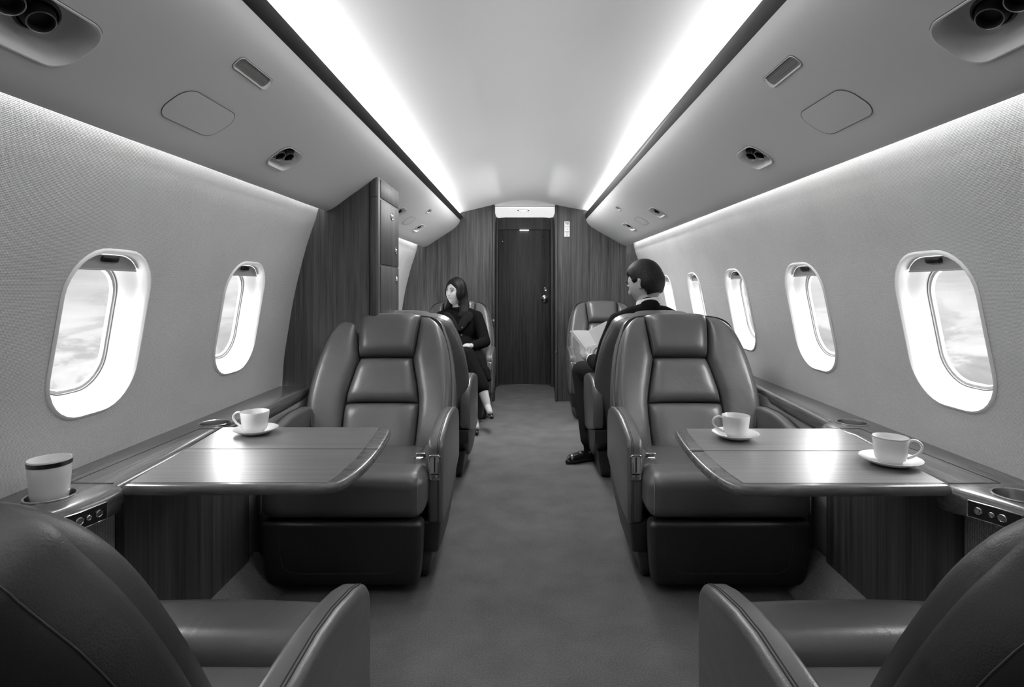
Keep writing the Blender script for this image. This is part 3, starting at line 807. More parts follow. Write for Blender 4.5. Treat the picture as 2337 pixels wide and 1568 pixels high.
def make_seat():
    root = thing('cabin_seat', 'leather seat', 'seat', (0, 0, 0))
    # back shell: stacked rings
    bm = bmesh.new(); loops = []
    W_ = lambda z: smooth_interp(WO, z) + .013
    zs = [(.26, W_(.28)*.80, .6), (.265, W_(.28)*.9, .85), (.28, W_(.28)*.97, 1)] + [(.30+.03*i, W_(.30+.03*i), 1) for i in range(20)]
    zs += [(.89 + .072*math.sin(t*PI/2), W_(.89)*math.cos(t*PI/2)**.45, math.cos(t*PI/2)**.3) for t in (.08, .16, .24, .32, .40, .48, .56, .64, .72, .80, .87, .93, .97)]
    def ring_point(z, w, sd, a, grow=0):
        c, s_ = math.cos(a), math.sin(a)
        ex = lambda v, e: math.copysign(abs(v)**e, v)
        x = (w + grow)*ex(c, .5)
        h = -.0415 + (.5*(.032+.115) + grow)*ex(s_, .6)*sd
        if abs(x) < .95*w and s_ > 0: h = min(h, -.016)
        return BP(x, z, h)
    for z, sw, sd in zs: loops.append([ring_point(z, sw, sd, 2*PI*k/64) for k in range(64)])
    loft(bm, loops, cap0=True, cap1=True)
    shell = finish('back_shell', bm, LEATHER, root, angle=50)
    bm = bmesh.new()
    A_ = -.16
    tube(bm, [ring_point(z, sw, sd, A_, .0002) for z, sw, sd in zs[2:-1]] + [ring_point(z, sw, sd, -PI-A_, .0002) for z, sw, sd in zs[-2:1:-1]], .0010, 6); finish('stitching', bm, SEAM_MID, shell)
    # wings
    for s in (-1, 1):
        bm = bmesh.new()
        fi = lambda z: s*smooth_interp(INN, z); fo = lambda z: s*smooth_interp(WO, z)
        def edge_in(z): return fi(z)
        pad(bm, edge_in, fo, .33, .948, -.012, .068, nu=22, nv=46, p=4, q=2.0)
        wg = finish('side_bolster', bm, LEATHER, root, angle=180)
        bm = bmesh.new()
        fz = lambda z: (1 - abs(2*(z-.33)/.618 - 1)**4)**.5
        def fu(z):
            wi, wo_ = smooth_interp(INN, z), smooth_interp(WO, z); u = (wo_ - .030 - wi)/(wo_ - wi); return (1 - abs(2*u-1)**4)**.5
        tube(bm, [BP(s*(smooth_interp(WO, z) - .030), z, -.012 + .068*fz(z)*fu(z) + .0004) for z in [.47 + .02*i for i in range(21)]], .0012, 5)
        finish('stitching', bm, LEATHER_SEAM, wg)
    bm = bmesh.new(); pad(bm, lambda z: -smooth_interp(HRW, z), lambda z: smooth_interp(HRW, z), .762, .962, -.02, .088, nv=26, p=6, top=lambda x, v: -.25*x*x*(v))
    hr = finish('headrest', bm, LEATHER, root, angle=180)
    bm = bmesh.new()
    for s in (-1, 1): tube(bm, [BP(s*(smooth_interp(HRW, z)-.010), z, -.02 + .088*(1-(1-.010/smooth_interp(HRW, z))**6)**(1/2.2)*(1-abs(2*(z-.762)/.2-1)**6)**(1/2.2) + .0004) for z in [.775+.012*i for i in range(14)]], .001, 5)
    finish('stitching', bm, LEATHER_SEAM, hr)
    bm = bmesh.new(); pad(bm, lambda z: -smooth_interp(MID, z), lambda z: smooth_interp(MID, z), .566, .758, -.012, .062, p=6)
    finish('back_cushion', bm, LEATHER, root, angle=180)
    bm = bmesh.new(); pad(bm, lambda z: -smooth_interp(LOW, z), lambda z: smooth_interp(LOW, z), .335, .564, -.012, .060, p=6)
    finish('lumbar_cushion', bm, LEATHER, root, angle=180)
    # seat cushion: thick front roll, seat pad and two low side rolls
    bm = bmesh.new()
    rounded_box(bm, -.292, .292, -.285, -.105, .272, .432, .048, 10, lambda p, w: (p.x, p.y - .012*(1-w[0]**2)*max(0, w[2]*.5+.5), p.z + .006*(1-w[0]**2) if w[2] > 0 else p.z))
    fr = finish('front_cushion', bm, LEATHER, root, angle=180)
    bm = bmesh.new()
    for s in (-1, 1): tube(bm, [(s*.272, -.10 - .185 - .0 if False else y_, z_) for y_, z_ in ((-.262, .425), (-.275, .416), (-.285, .400), (-.2875, .37), (-.2875, .33), (-.286, .30))], .0013, 5)
    finish('stitching', bm, LEATHER_SEAM, fr)
    bm = bmesh.new()
    rounded_box(bm, -.225, .225, -.118, .262, .25, .405, .030, 10, lambda p, w: (p.x, p.y, p.z + (.012*(1-w[0]**2)*(1-w[1]**2) - .012*(w[1]*.5+.5) if w[2] > 0 else 0)))
    finish('seat_cushion', bm, LEATHER, root, angle=180)
    for s in (-1, 1):
        bm = bmesh.new()
        x0, x1 = sorted((s*.215, s*.292))
        rounded_box(bm, x0, x1, -.125, .25, .25, .418, .030, 8)
        finish('seat_bolster', bm, LEATHER, root, angle=180)
    # leg rest below the cushion
    bm = bmesh.new()
    rounded_box(bm, -.286, .286, -.282, -.205, .028, .268, .022, 8, lambda p, w: (p.x*(1 - .07*(1-(w[2]*.5+.5))**2), p.y + .030*(1-(w[2]*.5+.5))**1.5, p.z))
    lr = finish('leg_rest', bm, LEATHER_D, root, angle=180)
    bm = bmesh.new()
    pts = [(-.215, .262), (-.213, .15), (-.205, .105), (-.18, .085), (-.14, .080), (.14, .080), (.18, .085), (.205, .105), (.213, .15), (.215, .262)]
    tube(bm, [(x, -.2835 + .030*(1-((z-.028)/.24))**1.5, z) for x, z in pts], .0012, 5)
    finish('stitching', bm, SEAM_MID, lr)
    # arms
    AP = [(-.168, .215), (-.172, .30), (-.174, .42), (-.172, .490), (-.165, .512), (-.150, .528), (-.10, .545), (0, .566), (.08, .574), (.20, .572), (.27, .560), (.33, .540), (.355, .50), (.36, .40), (.355, .31), (.10, .24), (-.02, .215)]
    for s in (-1, 1):
        bm = bmesh.new()
        x0, x1 = (.286, .345)
        ring = []
        prism(bm, AP, lambda p, t: Vector((s*t, p[0], p[1])), x0, x1, .016, 4)
        arm = finish('armrest', bm, LEATHER, root, angle=60)
        bm = bmesh.new()
        for xs in (.3235, .3290):
            tube(bm, [(s*xs, y_, z_) for i, (y_, z_) in enumerate(AP[:12])], .0013, 5)
        finish('stitching', bm, SEAM_DARK, arm)
        # latch plate on the front of the arm
        bm = bmesh.new()
        lp = rrect(.0215, .047, .010, 5); cx = s*.3145; cz = .427
        fr_ = lambda k, d: [Vector((cx + a*k if abs(k-1) > 9 else cx + math.copysign(max(abs(a) - (1-k)*.03, 0), a), -.1735 - d, cz + math.copysign(max(abs(b) - (1-k)*.03, 0), b))) for a, b in lp]
        loft(bm, [fr_(1, -.002), fr_(1, .002), fr_(.95, .0035), fr_(.86, .0035), fr_(.82, .0008)])
        lt = finish('latch_frame', bm, CHROME, arm, angle=50)
        bm = bmesh.new(); bm.faces.new([bm.verts.new(p) for p in fr_(.83, .0008)]); finish('latch_plate', bm, SATIN, lt, smooth=False)
        bm = bmesh.new(); box(bm, cx-.0022, cx+.0022, -.1765, -.1735, cz-.018, cz+.038); box(bm, cx-.014, cx+.014, -.177, -.1735, cz-.026, cz-.0225)
        finish('latch_slot', bm, BLACK, lt, smooth=False)
        bm = bmesh.new(); box(bm, cx-.012, cx+.012, -.179, -.1735, cz-.040, cz-.028, .003, 2); finish('latch_button', bm, CHROME, lt)
        # shroud and swivel base under the arm
        bm = bmesh.new()
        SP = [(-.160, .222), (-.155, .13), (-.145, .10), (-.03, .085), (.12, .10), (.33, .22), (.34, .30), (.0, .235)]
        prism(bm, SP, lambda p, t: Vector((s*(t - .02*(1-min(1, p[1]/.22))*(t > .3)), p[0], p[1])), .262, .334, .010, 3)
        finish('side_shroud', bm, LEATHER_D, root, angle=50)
        bm = bmesh.new()
        KP = [(-.125, .004), (-.145, .03), (-.135, .15), (-.10, .20), (.10, .20), (.24, .15), (.25, .03), (.23, .004)]
        prism(bm, KP, lambda p, t: Vector((s*(t - .025*(1-p[1]/.2) if t > .28 else t - .02*(1-p[1]/.2)), p[0], p[1])), .225, .312, .012, 3)
        bs = finish('base_cover', bm, BASEPL, root, angle=50)
        disc('pivot_pin', CHROME, bs, (s*.308, .02, .145), .009, [(1, 0), (.9, .004), (0, .006)], (s, 0, 0), 16)
    bm = bmesh.new(); box(bm, -.23, .23, -.19, .27, .003, .25, .01, 2); finish('pedestal', bm, BLACK, root)
    # seat belt end showing at the aisle side of the cushion
    bm = bmesh.new(); box(bm, -.018, .018, -.003, .003, -.024, .012, .002, 2)
    for v in bm.verts: v.co = Matrix.Rotation(.9, 4, 'X') @ v.co + Vector((.240, -.040, .436))
    tube(bm, [(.226, -.055, .428), (.220, -.075, .430), (.230, -.088, .432), (.248, -.086, .432), (.254, -.062, .430)], .0028, 6, True)
    finish('belt_buckle', bm, CHROME, root)
    return root
seat = make_seat()
G = 'leather seats along the aisle'
SEATS = [(-.645, 2.27, 0, 1, 'left leather seat facing the camera behind the left wooden table'),
         (.725, 2.27, 0, -1, 'right leather seat facing the camera behind the right table, its buckle arm by the aisle'),
         (-.645, 3.50, PI, 1, 'left leather seat back to back with the left facing seat, mostly hidden'),
         (.725, 3.50, PI, 1, 'right leather seat facing the far door, with the man in a suit sitting in it'),
         (-.605, 4.84, 0, 1, 'far left leather seat by the bulkhead with the woman sitting in it'),
         (.715, 4.84, 0, 1, 'empty far right leather seat against the wooden bulkhead'),
         (-.640, .93, PI, 1, 'leather seat with shade put into its back colour, seen from behind at bottom left, its arm by the aisle'),
         (.678, .93, PI, 1, 'leather seat with shade put into its back colour, seen from behind at bottom right, its arm by the aisle')]
roots = []
for i, (x, y, rz, sx, lb) in enumerate(SEATS):
    o = seat if i == 0 else copy_tree(seat)
    o.location = (x, y, 0); o.rotation_euler = (0, 0, rz); o['label'] = lb; o['group'] = G
    roots.append(o)
# the two nearest backs are reclined a little lower
for o in roots[6:]:
    for ch in o.children:
        if ch.name.split('.')[0] in ('back_shell', 'side_bolster', 'headrest', 'back_cushion', 'lumbar_cushion'):
            ch.scale = (.92, 1, .965)
            if ch.name.split('.')[0] in ('back_shell', 'side_bolster', 'headrest'): ch.data = ch.data.copy(); ch.data.materials[0] = LEATHER_D  # same leather as the other seats, darkened here to stand in for shade
# the belt end lies on the aisle side: mirror it for the seats on the other side
for o, (x, y, rz, sx, lb) in zip(roots, SEATS):
    for ch in o.children:
        if ch.name.startswith('belt_buckle'):
            aisle = 1 if (x < 0) else -1
            if rz: aisle = -aisle
            if aisle < 0: ch.location.x = -.472

# ------------------------------------------------------------------ tables
TZ = EYE - .447
def chaikin(pts, it=2, keep=()):
    for _ in range(it):
        out = []
        n = len(pts)
        for i in range(n):
            a = pts[i]; b = pts[(i+1) % n]
            out.append((lerp(a[0], b[0], .25), lerp(a[1], b[1], .25))); out.append((lerp(a[0], b[0], .75), lerp(a[1], b[1], .75)))
        pts = out
    return pts
def inset_poly(pts, d):
    n = len(pts); out = []
    area = sum(pts[i][0]*pts[(i+1) % n][1] - pts[(i+1) % n][0]*pts[i][1] for i in range(n))
    sg = 1 if area > 0 else -1
    for i in range(n):
        a = Vector(pts[i-1]); b = Vector(pts[i]); c = Vector(pts[(i+1) % n])
        t = (c - a).normalized(); out.append((b.x - sg*t.y*d, b.y + sg*t.x*d))
    return out
TAB = {-1: [(-.915, 1.300), (-.912, 1.288), (-.90, 1.282), (-.70, 1.282), (-.48, 1.284), (-.445, 1.290), (-.420, 1.308), (-.405, 1.37), (-.398, 1.48), (-.402, 1.62), (-.415, 1.75), (-.422, 1.800), (-.430, 1.822), (-.45, 1.830), (-.70, 1.832), (-.968, 1.832), (-.972, 1.828)],
        1: [(.970, 1.300), (.966, 1.284), (.95, 1.278), (.80, 1.276), (.53, 1.272), (.49, 1.276), (.468, 1.290), (.452, 1.35), (.446, 1.45), (.450, 1.60), (.462, 1.73), (.470, 1.785), (.478, 1.806), (.50, 1.812), (.75, 1.814), (1.000, 1.814), (1.006, 1.808)]}
for side in (-1, 1):
    pts = chaikin(TAB[side], 2)
    cx = -.69 if side < 0 else .73
    base = Vector((cx, 1.55, 0))
    t = thing('folding_table', 'dark wooden folding table with glossy striped top in front of the %s facing seat' % side_word[side], 'table', base)
    lo = []
    for d_, z_ in ((.010, -.024), (.003, -.022), (.000, -.017), (.0, -.010), (.003, -.0035), (.008, -.0008), (.013, 0)):
        lo.append([Vector((a, b, TZ + z_)) - base for a, b in inset_poly(pts, d_)])
    bm = bmesh.new(); loft(bm, lo, cap0=True, cap1=True)
    finish('tabletop', bm, WOOD_EDGE, t, angle=40)
    # striped veneer field
    if side < 0: fld = [(-.905, 1.305), (-.452, 1.305), (-.444, 1.36), (-.440, 1.48), (-.446, 1.62), (-.458, 1.78), (-.463, 1.818), (-.962, 1.818)]
    else: fld = [(.960, 1.300), (.500, 1.300), (.492, 1.36), (.488, 1.45), (.492, 1.60), (.504, 1.75), (.512, 1.800), (.996, 1.800)]
    bm = bmesh.new(); bm.faces.new([bm.verts.new(Vector((a, b, TZ + .0006)) - base) for a, b in fld])
    finish('veneer', bm, WOOD_TOP, t, smooth=False)
    bm = bmesh.new(); tube(bm, [Vector((a, b, TZ + .0008)) - base for a, b in fld[1:7]], .0007, 5); finish('inlay_line', bm, STEEL, t)
    bm = bmesh.new(); ym = 1.575 if side < 0 else 1.555
    tube(bm, [Vector((fld[0][0] + (-.028 if side < 0 else .018), ym, TZ + .0006)) - base, Vector((-.402 if side < 0 else .45, ym, TZ + .0006)) - base], .0011, 5); finish('fold_seam', bm, SEAM_DARK, t)
    bm = bmesh.new()
    xw = PANX[side] - base.x
    for yy in (1.40, 1.70): box(bm, *sorted((xw, xw - side*.30)), yy-.02-1.55, yy+.02-1.55, TZ-.055, TZ-.030, .004, 2)
    finish('support_arm', bm, BLACK, t)

# ------------------------------------------------------------------ cups
def make_cup(name, label, loc, rz, s=1.0, rim=STEEL, rimw=.0012, hr=.041, hh=.060, saucer=True):
    bm = bmesh.new()
    z0 = .006 if saucer else 0
    R = hr; H = hh
    prof = [(0, z0+.003), (R*.55, z0+.002), (R*.58, z0), (R*.62, z0), (R*.66, z0+.003), (R*.80, z0+.008), (R*.87, z0+.016), (R*.91, z0+.028), (R*.96, z0+H*.75), (R, z0+H), (R*.985, z0+H+.0012), (R*.965, z0+H),
            (R*.93, z0+H*.75), (R*.86, z0+.020), (R*.72, z0+.010), (0, z0+.007)]
    t = thing(name, label, 'cup', loc, rz, 'white cups')
    t.scale = (s, s, s)
    lathe(bm, prof, 40); finish('bowl', bm, PORCELAIN, t, angle=60)
    if rim:
        bm = bmesh.new(); lathe(bm, [(R*1.001, z0+H), (R*.99, z0+H+.0018), (R*.972, z0+H)], 40); finish('rim_band', bm, rim, t)
    bm = bmesh.new()
    hp = [(R*.95, H*.88), (R+.008, H*.95), (R+.019, H*.90), (R+.026, H*.75), (R+.025, H*.58), (R+.016, H*.40), (R+.004, H*.27), (R*.86, H*.20)]
    hp = smooth_path(hp, 4)
    tube(bm, [(x, 0, z0 + z) for x, z in hp], .0034, 12)
    finish('handle', bm, PORCELAIN, t, angle=180)
    return t
def make_saucer(label, loc, R=.066):
    bm = bmesh.new()
    lathe(bm, [(0, .004), (R*.45, .004), (R*.50, .0055), (R*.62, .006), (R*.97, .0165), (R, .0165), (R*.985, .0145), (R*.62, .0025), (R*.52, 0), (R*.46, 0), (0, .0015)], 56)
    o = finish('saucer', bm, PORCELAIN, loc=loc, angle=60)
    tag(o, label, 'saucer', 'white saucers'); return o
TT = TZ + .0008
make_saucer('white saucer on the left table under the cup', (-.823, 1.745, TT), .065)
make_cup('tea_cup', 'white porcelain cup on a saucer at the rear of the left table', (-.826, 1.745, TT), PI*.98, 1, None, hr=.042, hh=.060)
make_saucer('white saucer on the right table near the facing seat', (.625, 1.69, TT), .067)
make_cup('tea_cup', 'plain white cup with handle to the left, near the aisle on the right table', (.627, 1.69, TT), PI*.98, 1, None, hr=.040, hh=.060)
make_saucer('white saucer on the right table nearest the window', (.925, 1.44, TT), .071)
make_cup('tea_cup', 'white cup with thin dark rim and handle to the right, right table near the ledge', (.925, 1.44, TT), -.42, 1, STEEL, hr=.041, hh=.062)
# handleless cup standing in the left front holder
t = thing('coffee_cup', 'white cup with a broad metallic rim band standing in the left cup holder', 'cup', (-1.052, 1.262, LEDZ - .016), 0, 'white cups')
bm = bmesh.new()
lathe(bm, [(0, .004), (.024, .002), (.028, 0), (.0335, .006), (.0365, .030), (.0385, .060), (.0405, .098), (.040, .0995), (.039, .098), (.037, .060), (.034, .02), (0, .010)], 48)
finish('body', bm, PORCELAIN, t, angle=60)
bm = bmesh.new(); lathe(bm, [(.0398, .0860), (.0407, .0862), (.0413, .0955), (.0404, .0958)], 48); finish('rim_band', bm, DARKMETAL, t, angle=60)
# ------------------------------------------------------------------ people
def V3(*a): return Vector(a)
def capsule(bm, p0, r0, p1, r1, n=14, flat=1.0):
    p0, p1 = Vector(p0), Vector(p1); d = (p1 - p0); L = d.length
    q = (d/L if L > 1e-6 else Vector((0, 0, 1))).to_track_quat('Z', 'Y')
    loops = []
    def ring(z, r): loops.append([p0 + q @ Vector((r*math.cos(2*PI*k/n), flat*r*math.sin(2*PI*k/n), z)) for k in range(n)])
    for i in range(1, 6): a = PI/2*(1 - i/5.0); ring(-r0*math.sin(a), max(r0*math.cos(a), 1e-4)) if i < 5 else ring(0, r0)
    m = max(1, int(L/.03))
    for i in range(1, m): ring(L*i/m, lerp(r0, r1, i/m))
    for i in range(0, 5): a = PI/2*i/5; ring(L + r1*math.sin(a), max(r1*math.cos(a), 1e-4))
    b = bmesh.new(); loft(b, loops, cap0=True, cap1=True); bmesh.ops.recalc_face_normals(b, faces=b.faces); merge(bm, b)
def ellip(bm, c, r, rot=None):
    b = bmesh.new(); bmesh.ops.create_icosphere(b, subdivisions=3, radius=1)
    M = Matrix.Translation(Vector(c)) @ (rot or Matrix.Identity(4)) @ Matrix.Diagonal((*r, 1))
    bmesh.ops.transform(b, matrix=M, verts=b.verts); merge(bm, b)
def chain(bm, pts):
    for (a, ra), (b, rb) in zip(pts, pts[1:]): capsule(bm, a, ra, b, rb)
def remesh(name, bm, mat, parent, voxel=.006, it=4, fac=.5):
    base = parent.location.copy() if parent else Vector()
    bmesh.ops.translate(bm, vec=-base, verts=bm.verts)
    o = finish(name, bm, mat, parent, angle=180, doubles=False)
    r = o.modifiers.new('r', 'REMESH'); r.mode = 'VOXEL'; r.voxel_size = voxel; r.use_smooth_shade = True
    s = o.modifiers.new('s', 'SMOOTH'); s.iterations = it; s.factor = fac
    bake(o)
    o.data.polygons.foreach_set('use_smooth', [True]*len(o.data.polygons))
    if not o.data.materials: o.data.materials.append(mat)
    return o
def head_matrix(c, f, up=(0, 0, 1), s=1.0):
    f = Vector(f).normalized(); x = f.cross(Vector(up)).normalized(); z = x.cross(f)
    M = Matrix((x, f, z)).transposed().to_4x4()          # local x right, y forward, z up
    return Matrix.Translation(Vector(c)) @ M @ Matrix.Scale(s, 4)
def gauss(a, w): return math.exp(-(a/w)**2)
def head_r(d, female):
    x, y, z = d
    p = Vector((x*.074, y*.095, z*.114))
    if z < 0:
        p.x *= 1 - (.34 if female else .26)*(-z)**1.3
        if y < 0: p.y *= 1 - .55*(-z)**1.1
        else: p.y *= 1 - .10*(-z)**3
    if y > 0:
        p.y *= .96
        X, Z = p.x, p.z
        fr = min(1, max(0, (y-.15)/.3))
        nz = 0
        if -.034 < Z < .024: nz = (.024 - Z)/.044*.027 if Z > -.020 else .027*max(0, (Z + .034)/.014)
        p.y += fr*nz*gauss(X, .0085 + (.003 if Z < -.01 else 0))
        p.y -= fr*.010*gauss(abs(X)-.031, .014)*gauss(Z-.016, .011)
        p.y += fr*.005*gauss(Z-.034, .009)*gauss(abs(X)-.025, .025)
        p.y += fr*.006*gauss(X, .022)*gauss(Z+.050, .008)
        p.y -= fr*.003*gauss(X, .02)*gauss(Z+.064, .005)
        p.y += fr*.010*gauss(X, .022)*gauss(Z+.088, .016)
        p.y += fr*.004*gauss(abs(X)-.042, .016)*gauss(Z+.018, .02)
    return p
def sphere_map(bm, M, fn, nu=64, nv=48):
    b = bmesh.new(); bmesh.ops.create_uvsphere(b, u_segments=nu, v_segments=nv, radius=1)
    for v in b.verts: v.co = M @ fn(v.co.normalized())
    bmesh.ops.recalc_face_normals(b, faces=b.faces); merge(bm, b)
def hand(bm, wrist, palm, fdir, side_dir, curl, s=1.0, thumb=1):
    """palm block, four fingers of different length bent twice, thumb leaving the side"""
    w, p = Vector(wrist), Vector(palm); f = Vector(fdir).normalized(); sd = Vector(side_dir).normalized(); cu = Vector(curl).normalized()
    capsule(bm, w, .021*s, p, .022*s)
    for k, L in zip((-1.5, -.5, .5, 1.5), (.066, .076, .072, .058)):
        r0 = p + sd*k*.0175*s + f*.012*s
        capsule(bm, p - f*.02*s + sd*k*.012*s, .011*s, r0, .0095*s)
        a = r0 + (f*.85 + cu*.35)*L*.45*s; b = a + (f*.45 + cu*.85)*L*.32*s; c = b + (f*.05 + cu*1.0)*L*.25*s
        capsule(bm, r0, .0092*s, a, .0085*s); capsule(bm, a, .0085*s, b, .0078*s); capsule(bm, b, .0078*s, c, .0068*s)
    t0 = p - f*.018*s + sd*thumb*.024*s; t1 = t0 + (sd*thumb*.8 + f*.6 + cu*.3)*.030*s; t2 = t1 + (f*.9 + cu*.45)*.026*s
    capsule(bm, t0, .012*s, t1, .0105*s); capsule(bm, t1, .0105*s, t2, .0085*s)

def rel(o, bm):
    bmesh.ops.translate(bm, vec=-o.location, verts=bm.verts); return bm

# ---- the man
man = thing('person', 'man in a dark suit seated on the right, reading an open book, seen from behind', 'person', (.70, 3.40, .40))
HM = head_matrix((.682, 3.205, 1.108), (-.72, .66, -.30), s=1.10)
bm = bmesh.new()
sphere_map(bm, HM, lambda d: head_r(d, False))
for s in (-1, 1):
    for a, b_, r in (((.076, -.012, .022), (.084, -.020, .016), .009), ((.084, -.020, .016), (.080, -.010, -.022), .008), ((.074, -.004, .010), (.076, -.006, -.02), .007)):
        capsule(bm, HM @ V3(s*a[0], a[1], a[2]), r, HM @ V3(s*b_[0], b_[1], b_[2]), r*.8)
chain(bm, [((.688, 3.19, .93), .060), ((.690, 3.185, 1.03), .056), ((.688, 3.19, 1.07), .055)])
ellip(bm, (.70, 3.26, .78), (.165, .10, .18)); ellip(bm, (.71, 3.34, .58), (.145, .11, .14))
chain(bm, [((.53, 3.17, .90), .050), ((.45, 3.27, .640), .038), ((.412, 3.49, .652), .026)])
chain(bm, [((.86, 3.25, .90), .050), ((.86, 3.40, .66), .038), ((.66, 3.55, .66), .026)])
chain(bm, [((.64, 3.42, .51), .075), ((.385, 3.80, .535), .052), ((.408, 3.60, .085), .032)])
chain(bm, [((.79, 3.46, .51), .075), ((.67, 3.90, .53), .052), ((.68, 3.82, .085), .032)])
hand(bm, (.412, 3.495, .652), (.392, 3.535, .668), (.05, .5, .75), (-.75, .25, .1), (.9, .25, .25), 1.05, 1)
hand(bm, (.66, 3.55, .66), (.625, 3.575, .68), (-.3, .5, .6), (.7, .3, .1), (-.8, .1, .2), 1.0, -1)
remesh('body', bm, SKIN_M, man, .005, 2)
def man_hair(d):
    p = head_r(d, False); x, y, z = d; Z = p.z; 
    lim = .060
    if y < .55: lim = lerp(-.060, .060, max(0, min(1, (y + .25)/.72))**1.2)
    if y < -.12: lim = -.062
    if abs(x) > .8 and -.3 < y < .28: lim = .012 if y > -.13 else -.03
    k = max(-1, min(1, (Z - lim)/.010))
    off = .012*k if k > 0 else .02*k
    if z > .3: off += .007*min(1, (z-.3)/.4)
    l = p.length; return p*(1 + off/l)
bm = bmesh.new(); sphere_map(bm, HM, man_hair, 96, 72)
hr = finish('hair', rel(man, bm), HAIR_M, man, angle=180)
for s in (-1,):
    bm = bmesh.new(); ellip(bm, HM @ V3(s*.031, .078, .016), (.010, .010, .008)); finish('eye', rel(man, bm), EYE_W, man, angle=180)
    bm = bmesh.new(); chain(bm, [(HM @ V3(s*.014, .0925, .036), .003), (HM @ V3(s*.032, .090, .042), .0035), (HM @ V3(s*.050, .074, .036), .0025)]); finish('eyebrow', rel(man, bm), HAIR_M, man, angle=180)
# jacket
bm = bmesh.new()
ellip(bm, (.70, 3.235, .80), (.188, .122, .20)); ellip(bm, (.71, 3.33, .60), (.175, .135, .17))
chain(bm, [((.685, 3.16, .945), .060), ((.60, 3.155, .925), .062), ((.525, 3.165, .890), .062)])
chain(bm, [((.685, 3.16, .945), .060), ((.78, 3.19, .925), .062), ((.86, 3.235, .890), .062)])
chain(bm, [((.525, 3.17, .890), .064), ((.475, 3.22, .76), .058), ((.448, 3.275, .635), .054), ((.43, 3.38, .640), .048), ((.417, 3.455, .648), .040)])
chain(bm, [((.86, 3.24, .890), .064), ((.865, 3.40, .66), .054), ((.70, 3.52, .655), .040)])
capsule(bm, (.685, 3.155, .97), .066, (.69, 3.15, .985), .058)
remesh('jacket', bm, SUIT, man, .007, 3)
bm = bmesh.new()
loops = []
ax = HM.to_3x3().col[2].normalized()
for z_, r_ in ((0, .0665), (.022, .064), (.034, .062), (.035, .059), (.0, .060)):
    loops.append([V3(.689 + r_*1.02*math.cos(a), 3.178 + r_*1.08*math.sin(a), .986 + z_ - .022*(math.sin(a)*.6 - .4*math.cos(a)) ) for a in [2*PI*k/40 for k in range(40)]])
loft(bm, loops); finish('shirt_collar', rel(man, bm), SHIRT, man, angle=60)
bm = bmesh.new(); capsule(bm, (.4185, 3.452, .648), .0385, (.412, 3.480, .651), .034, n=20); finish('shirt_cuff', rel(man, bm), SHIRT, man, angle=60)
bm = bmesh.new()
ellip(bm, (.715, 3.40, .51), (.165, .15, .11))
chain(bm, [((.64, 3.44, .51), .092), ((.50, 3.63, .535), .082), ((.385, 3.80, .530), .070), ((.392, 3.75, .42), .066), ((.402, 3.65, .25), .060), ((.408, 3.60, .135), .056)])
chain(bm, [((.79, 3.46, .51), .092), ((.67, 3.90, .525), .070), ((.68, 3.84, .30), .060), ((.68, 3.82, .135), .054)])
remesh('trousers', bm, TROUSER, man, .007, 3)
for a_, b_ in (((.405, 3.60, .20), (.412, 3.60, .06)), ((.68, 3.82, .20), (.682, 3.815, .06))):
    bm = bmesh.new(); capsule(bm, a_, .040, b_, .037); finish('sock', rel(man, bm), SUIT, man, angle=180)
def shoe(nm, par, heel, toe, w=.040, mat=SHOE):
    h, t = Vector(heel), Vector(toe); d = (t-h).normalized(); bm = bmesh.new()
    capsule(bm, h + V3(0, 0, .030), .036, h + V3(0, 0, .055), .036)
    capsule(bm, h + V3(0, 0, .026), .034, h.lerp(t, .45) + V3(0, 0, .032), .037)
    capsule(bm, h.lerp(t, .4) + V3(0, 0, .032), .036, h.lerp(t, .82) + V3(0, 0, .022), .036)
    capsule(bm, h.lerp(t, .8) + V3(0, 0, .020), .034, t + V3(0, 0, .012), .020)
    b = bmesh.new()
    z0 = h.z
    for v in bm.verts:
        if v.co.z < z0 + .004: v.co.z = z0 + .004
    return remesh(nm, bm, mat, par, .005, 2)
shoe('shoe', man, (.425, 3.595, .0), (.270, 3.520, .0)); shoe('shoe', man, (.69, 3.80, 0), (.64, 3.99, 0))

# ---- the open book in his hand
book = thing('open_book', 'open book with white pages held by the man in the suit', 'book', (.41, 3.62, .72))
TLp, BLp, TRp, BRp = V3(.294, 3.600, .812), V3(.418, 3.545, .648), V3(.408, 3.665, .808), V3(.484, 3.610, .655)
OTp, OBp = V3(.517, 3.600, .872), V3(.600, 3.550, .725)
def leaf_block(nm, a, b, c, d, n0, th, bulge):
    """a-b outer edge (top, bottom), c-d spine (top, bottom)"""
    bm = bmesh.new(); front, back = [], []
    for i in range(9):
        u = i/8; row, rb = [], []
        for j in range(5):
            v = j/4; p = a.lerp(c, u).lerp(b.lerp(d, u), v)
            hgt = bulge*math.sin(PI*u**.7)
            row.append(p + n0*(hgt + th)); rb.append(p + n0*hgt*.6)
        front.append(row); back.append(rb)
    vf = [[bm.verts.new(p) for p in r] for r in front]; vb = [[bm.verts.new(p) for p in r] for r in back]
    for g in (vf, vb):
        for i in range(8):
            for j in range(4): bm.faces.new((g[i][j], g[i+1][j], g[i+1][j+1], g[i][j+1]))
    for i in range(8):
        for j in (0, 4): bm.faces.new((vf[i][j], vf[i+1][j], vb[i+1][j], vb[i][j]))
    for j in range(4):
        for i in (0, 8): bm.faces.new((vf[i][j], vf[i][j+1], vb[i][j+1], vb[i][j]))
    return finish(nm, rel(book, bm), PAPER, book, angle=40)
nl = (TRp-TLp).cross(BLp-TLp).normalized(); nl = nl if nl.y < 0 else -nl
nr = (OTp-TRp).cross(BRp-TRp).normalized(); nr = nr if nr.y < 0 else -nr
leaf_block('pages', TLp, BLp, TRp, BRp, nl, .010, .004)
leaf_block('pages', OTp, OBp, TRp, BRp, nr, .006, .004)
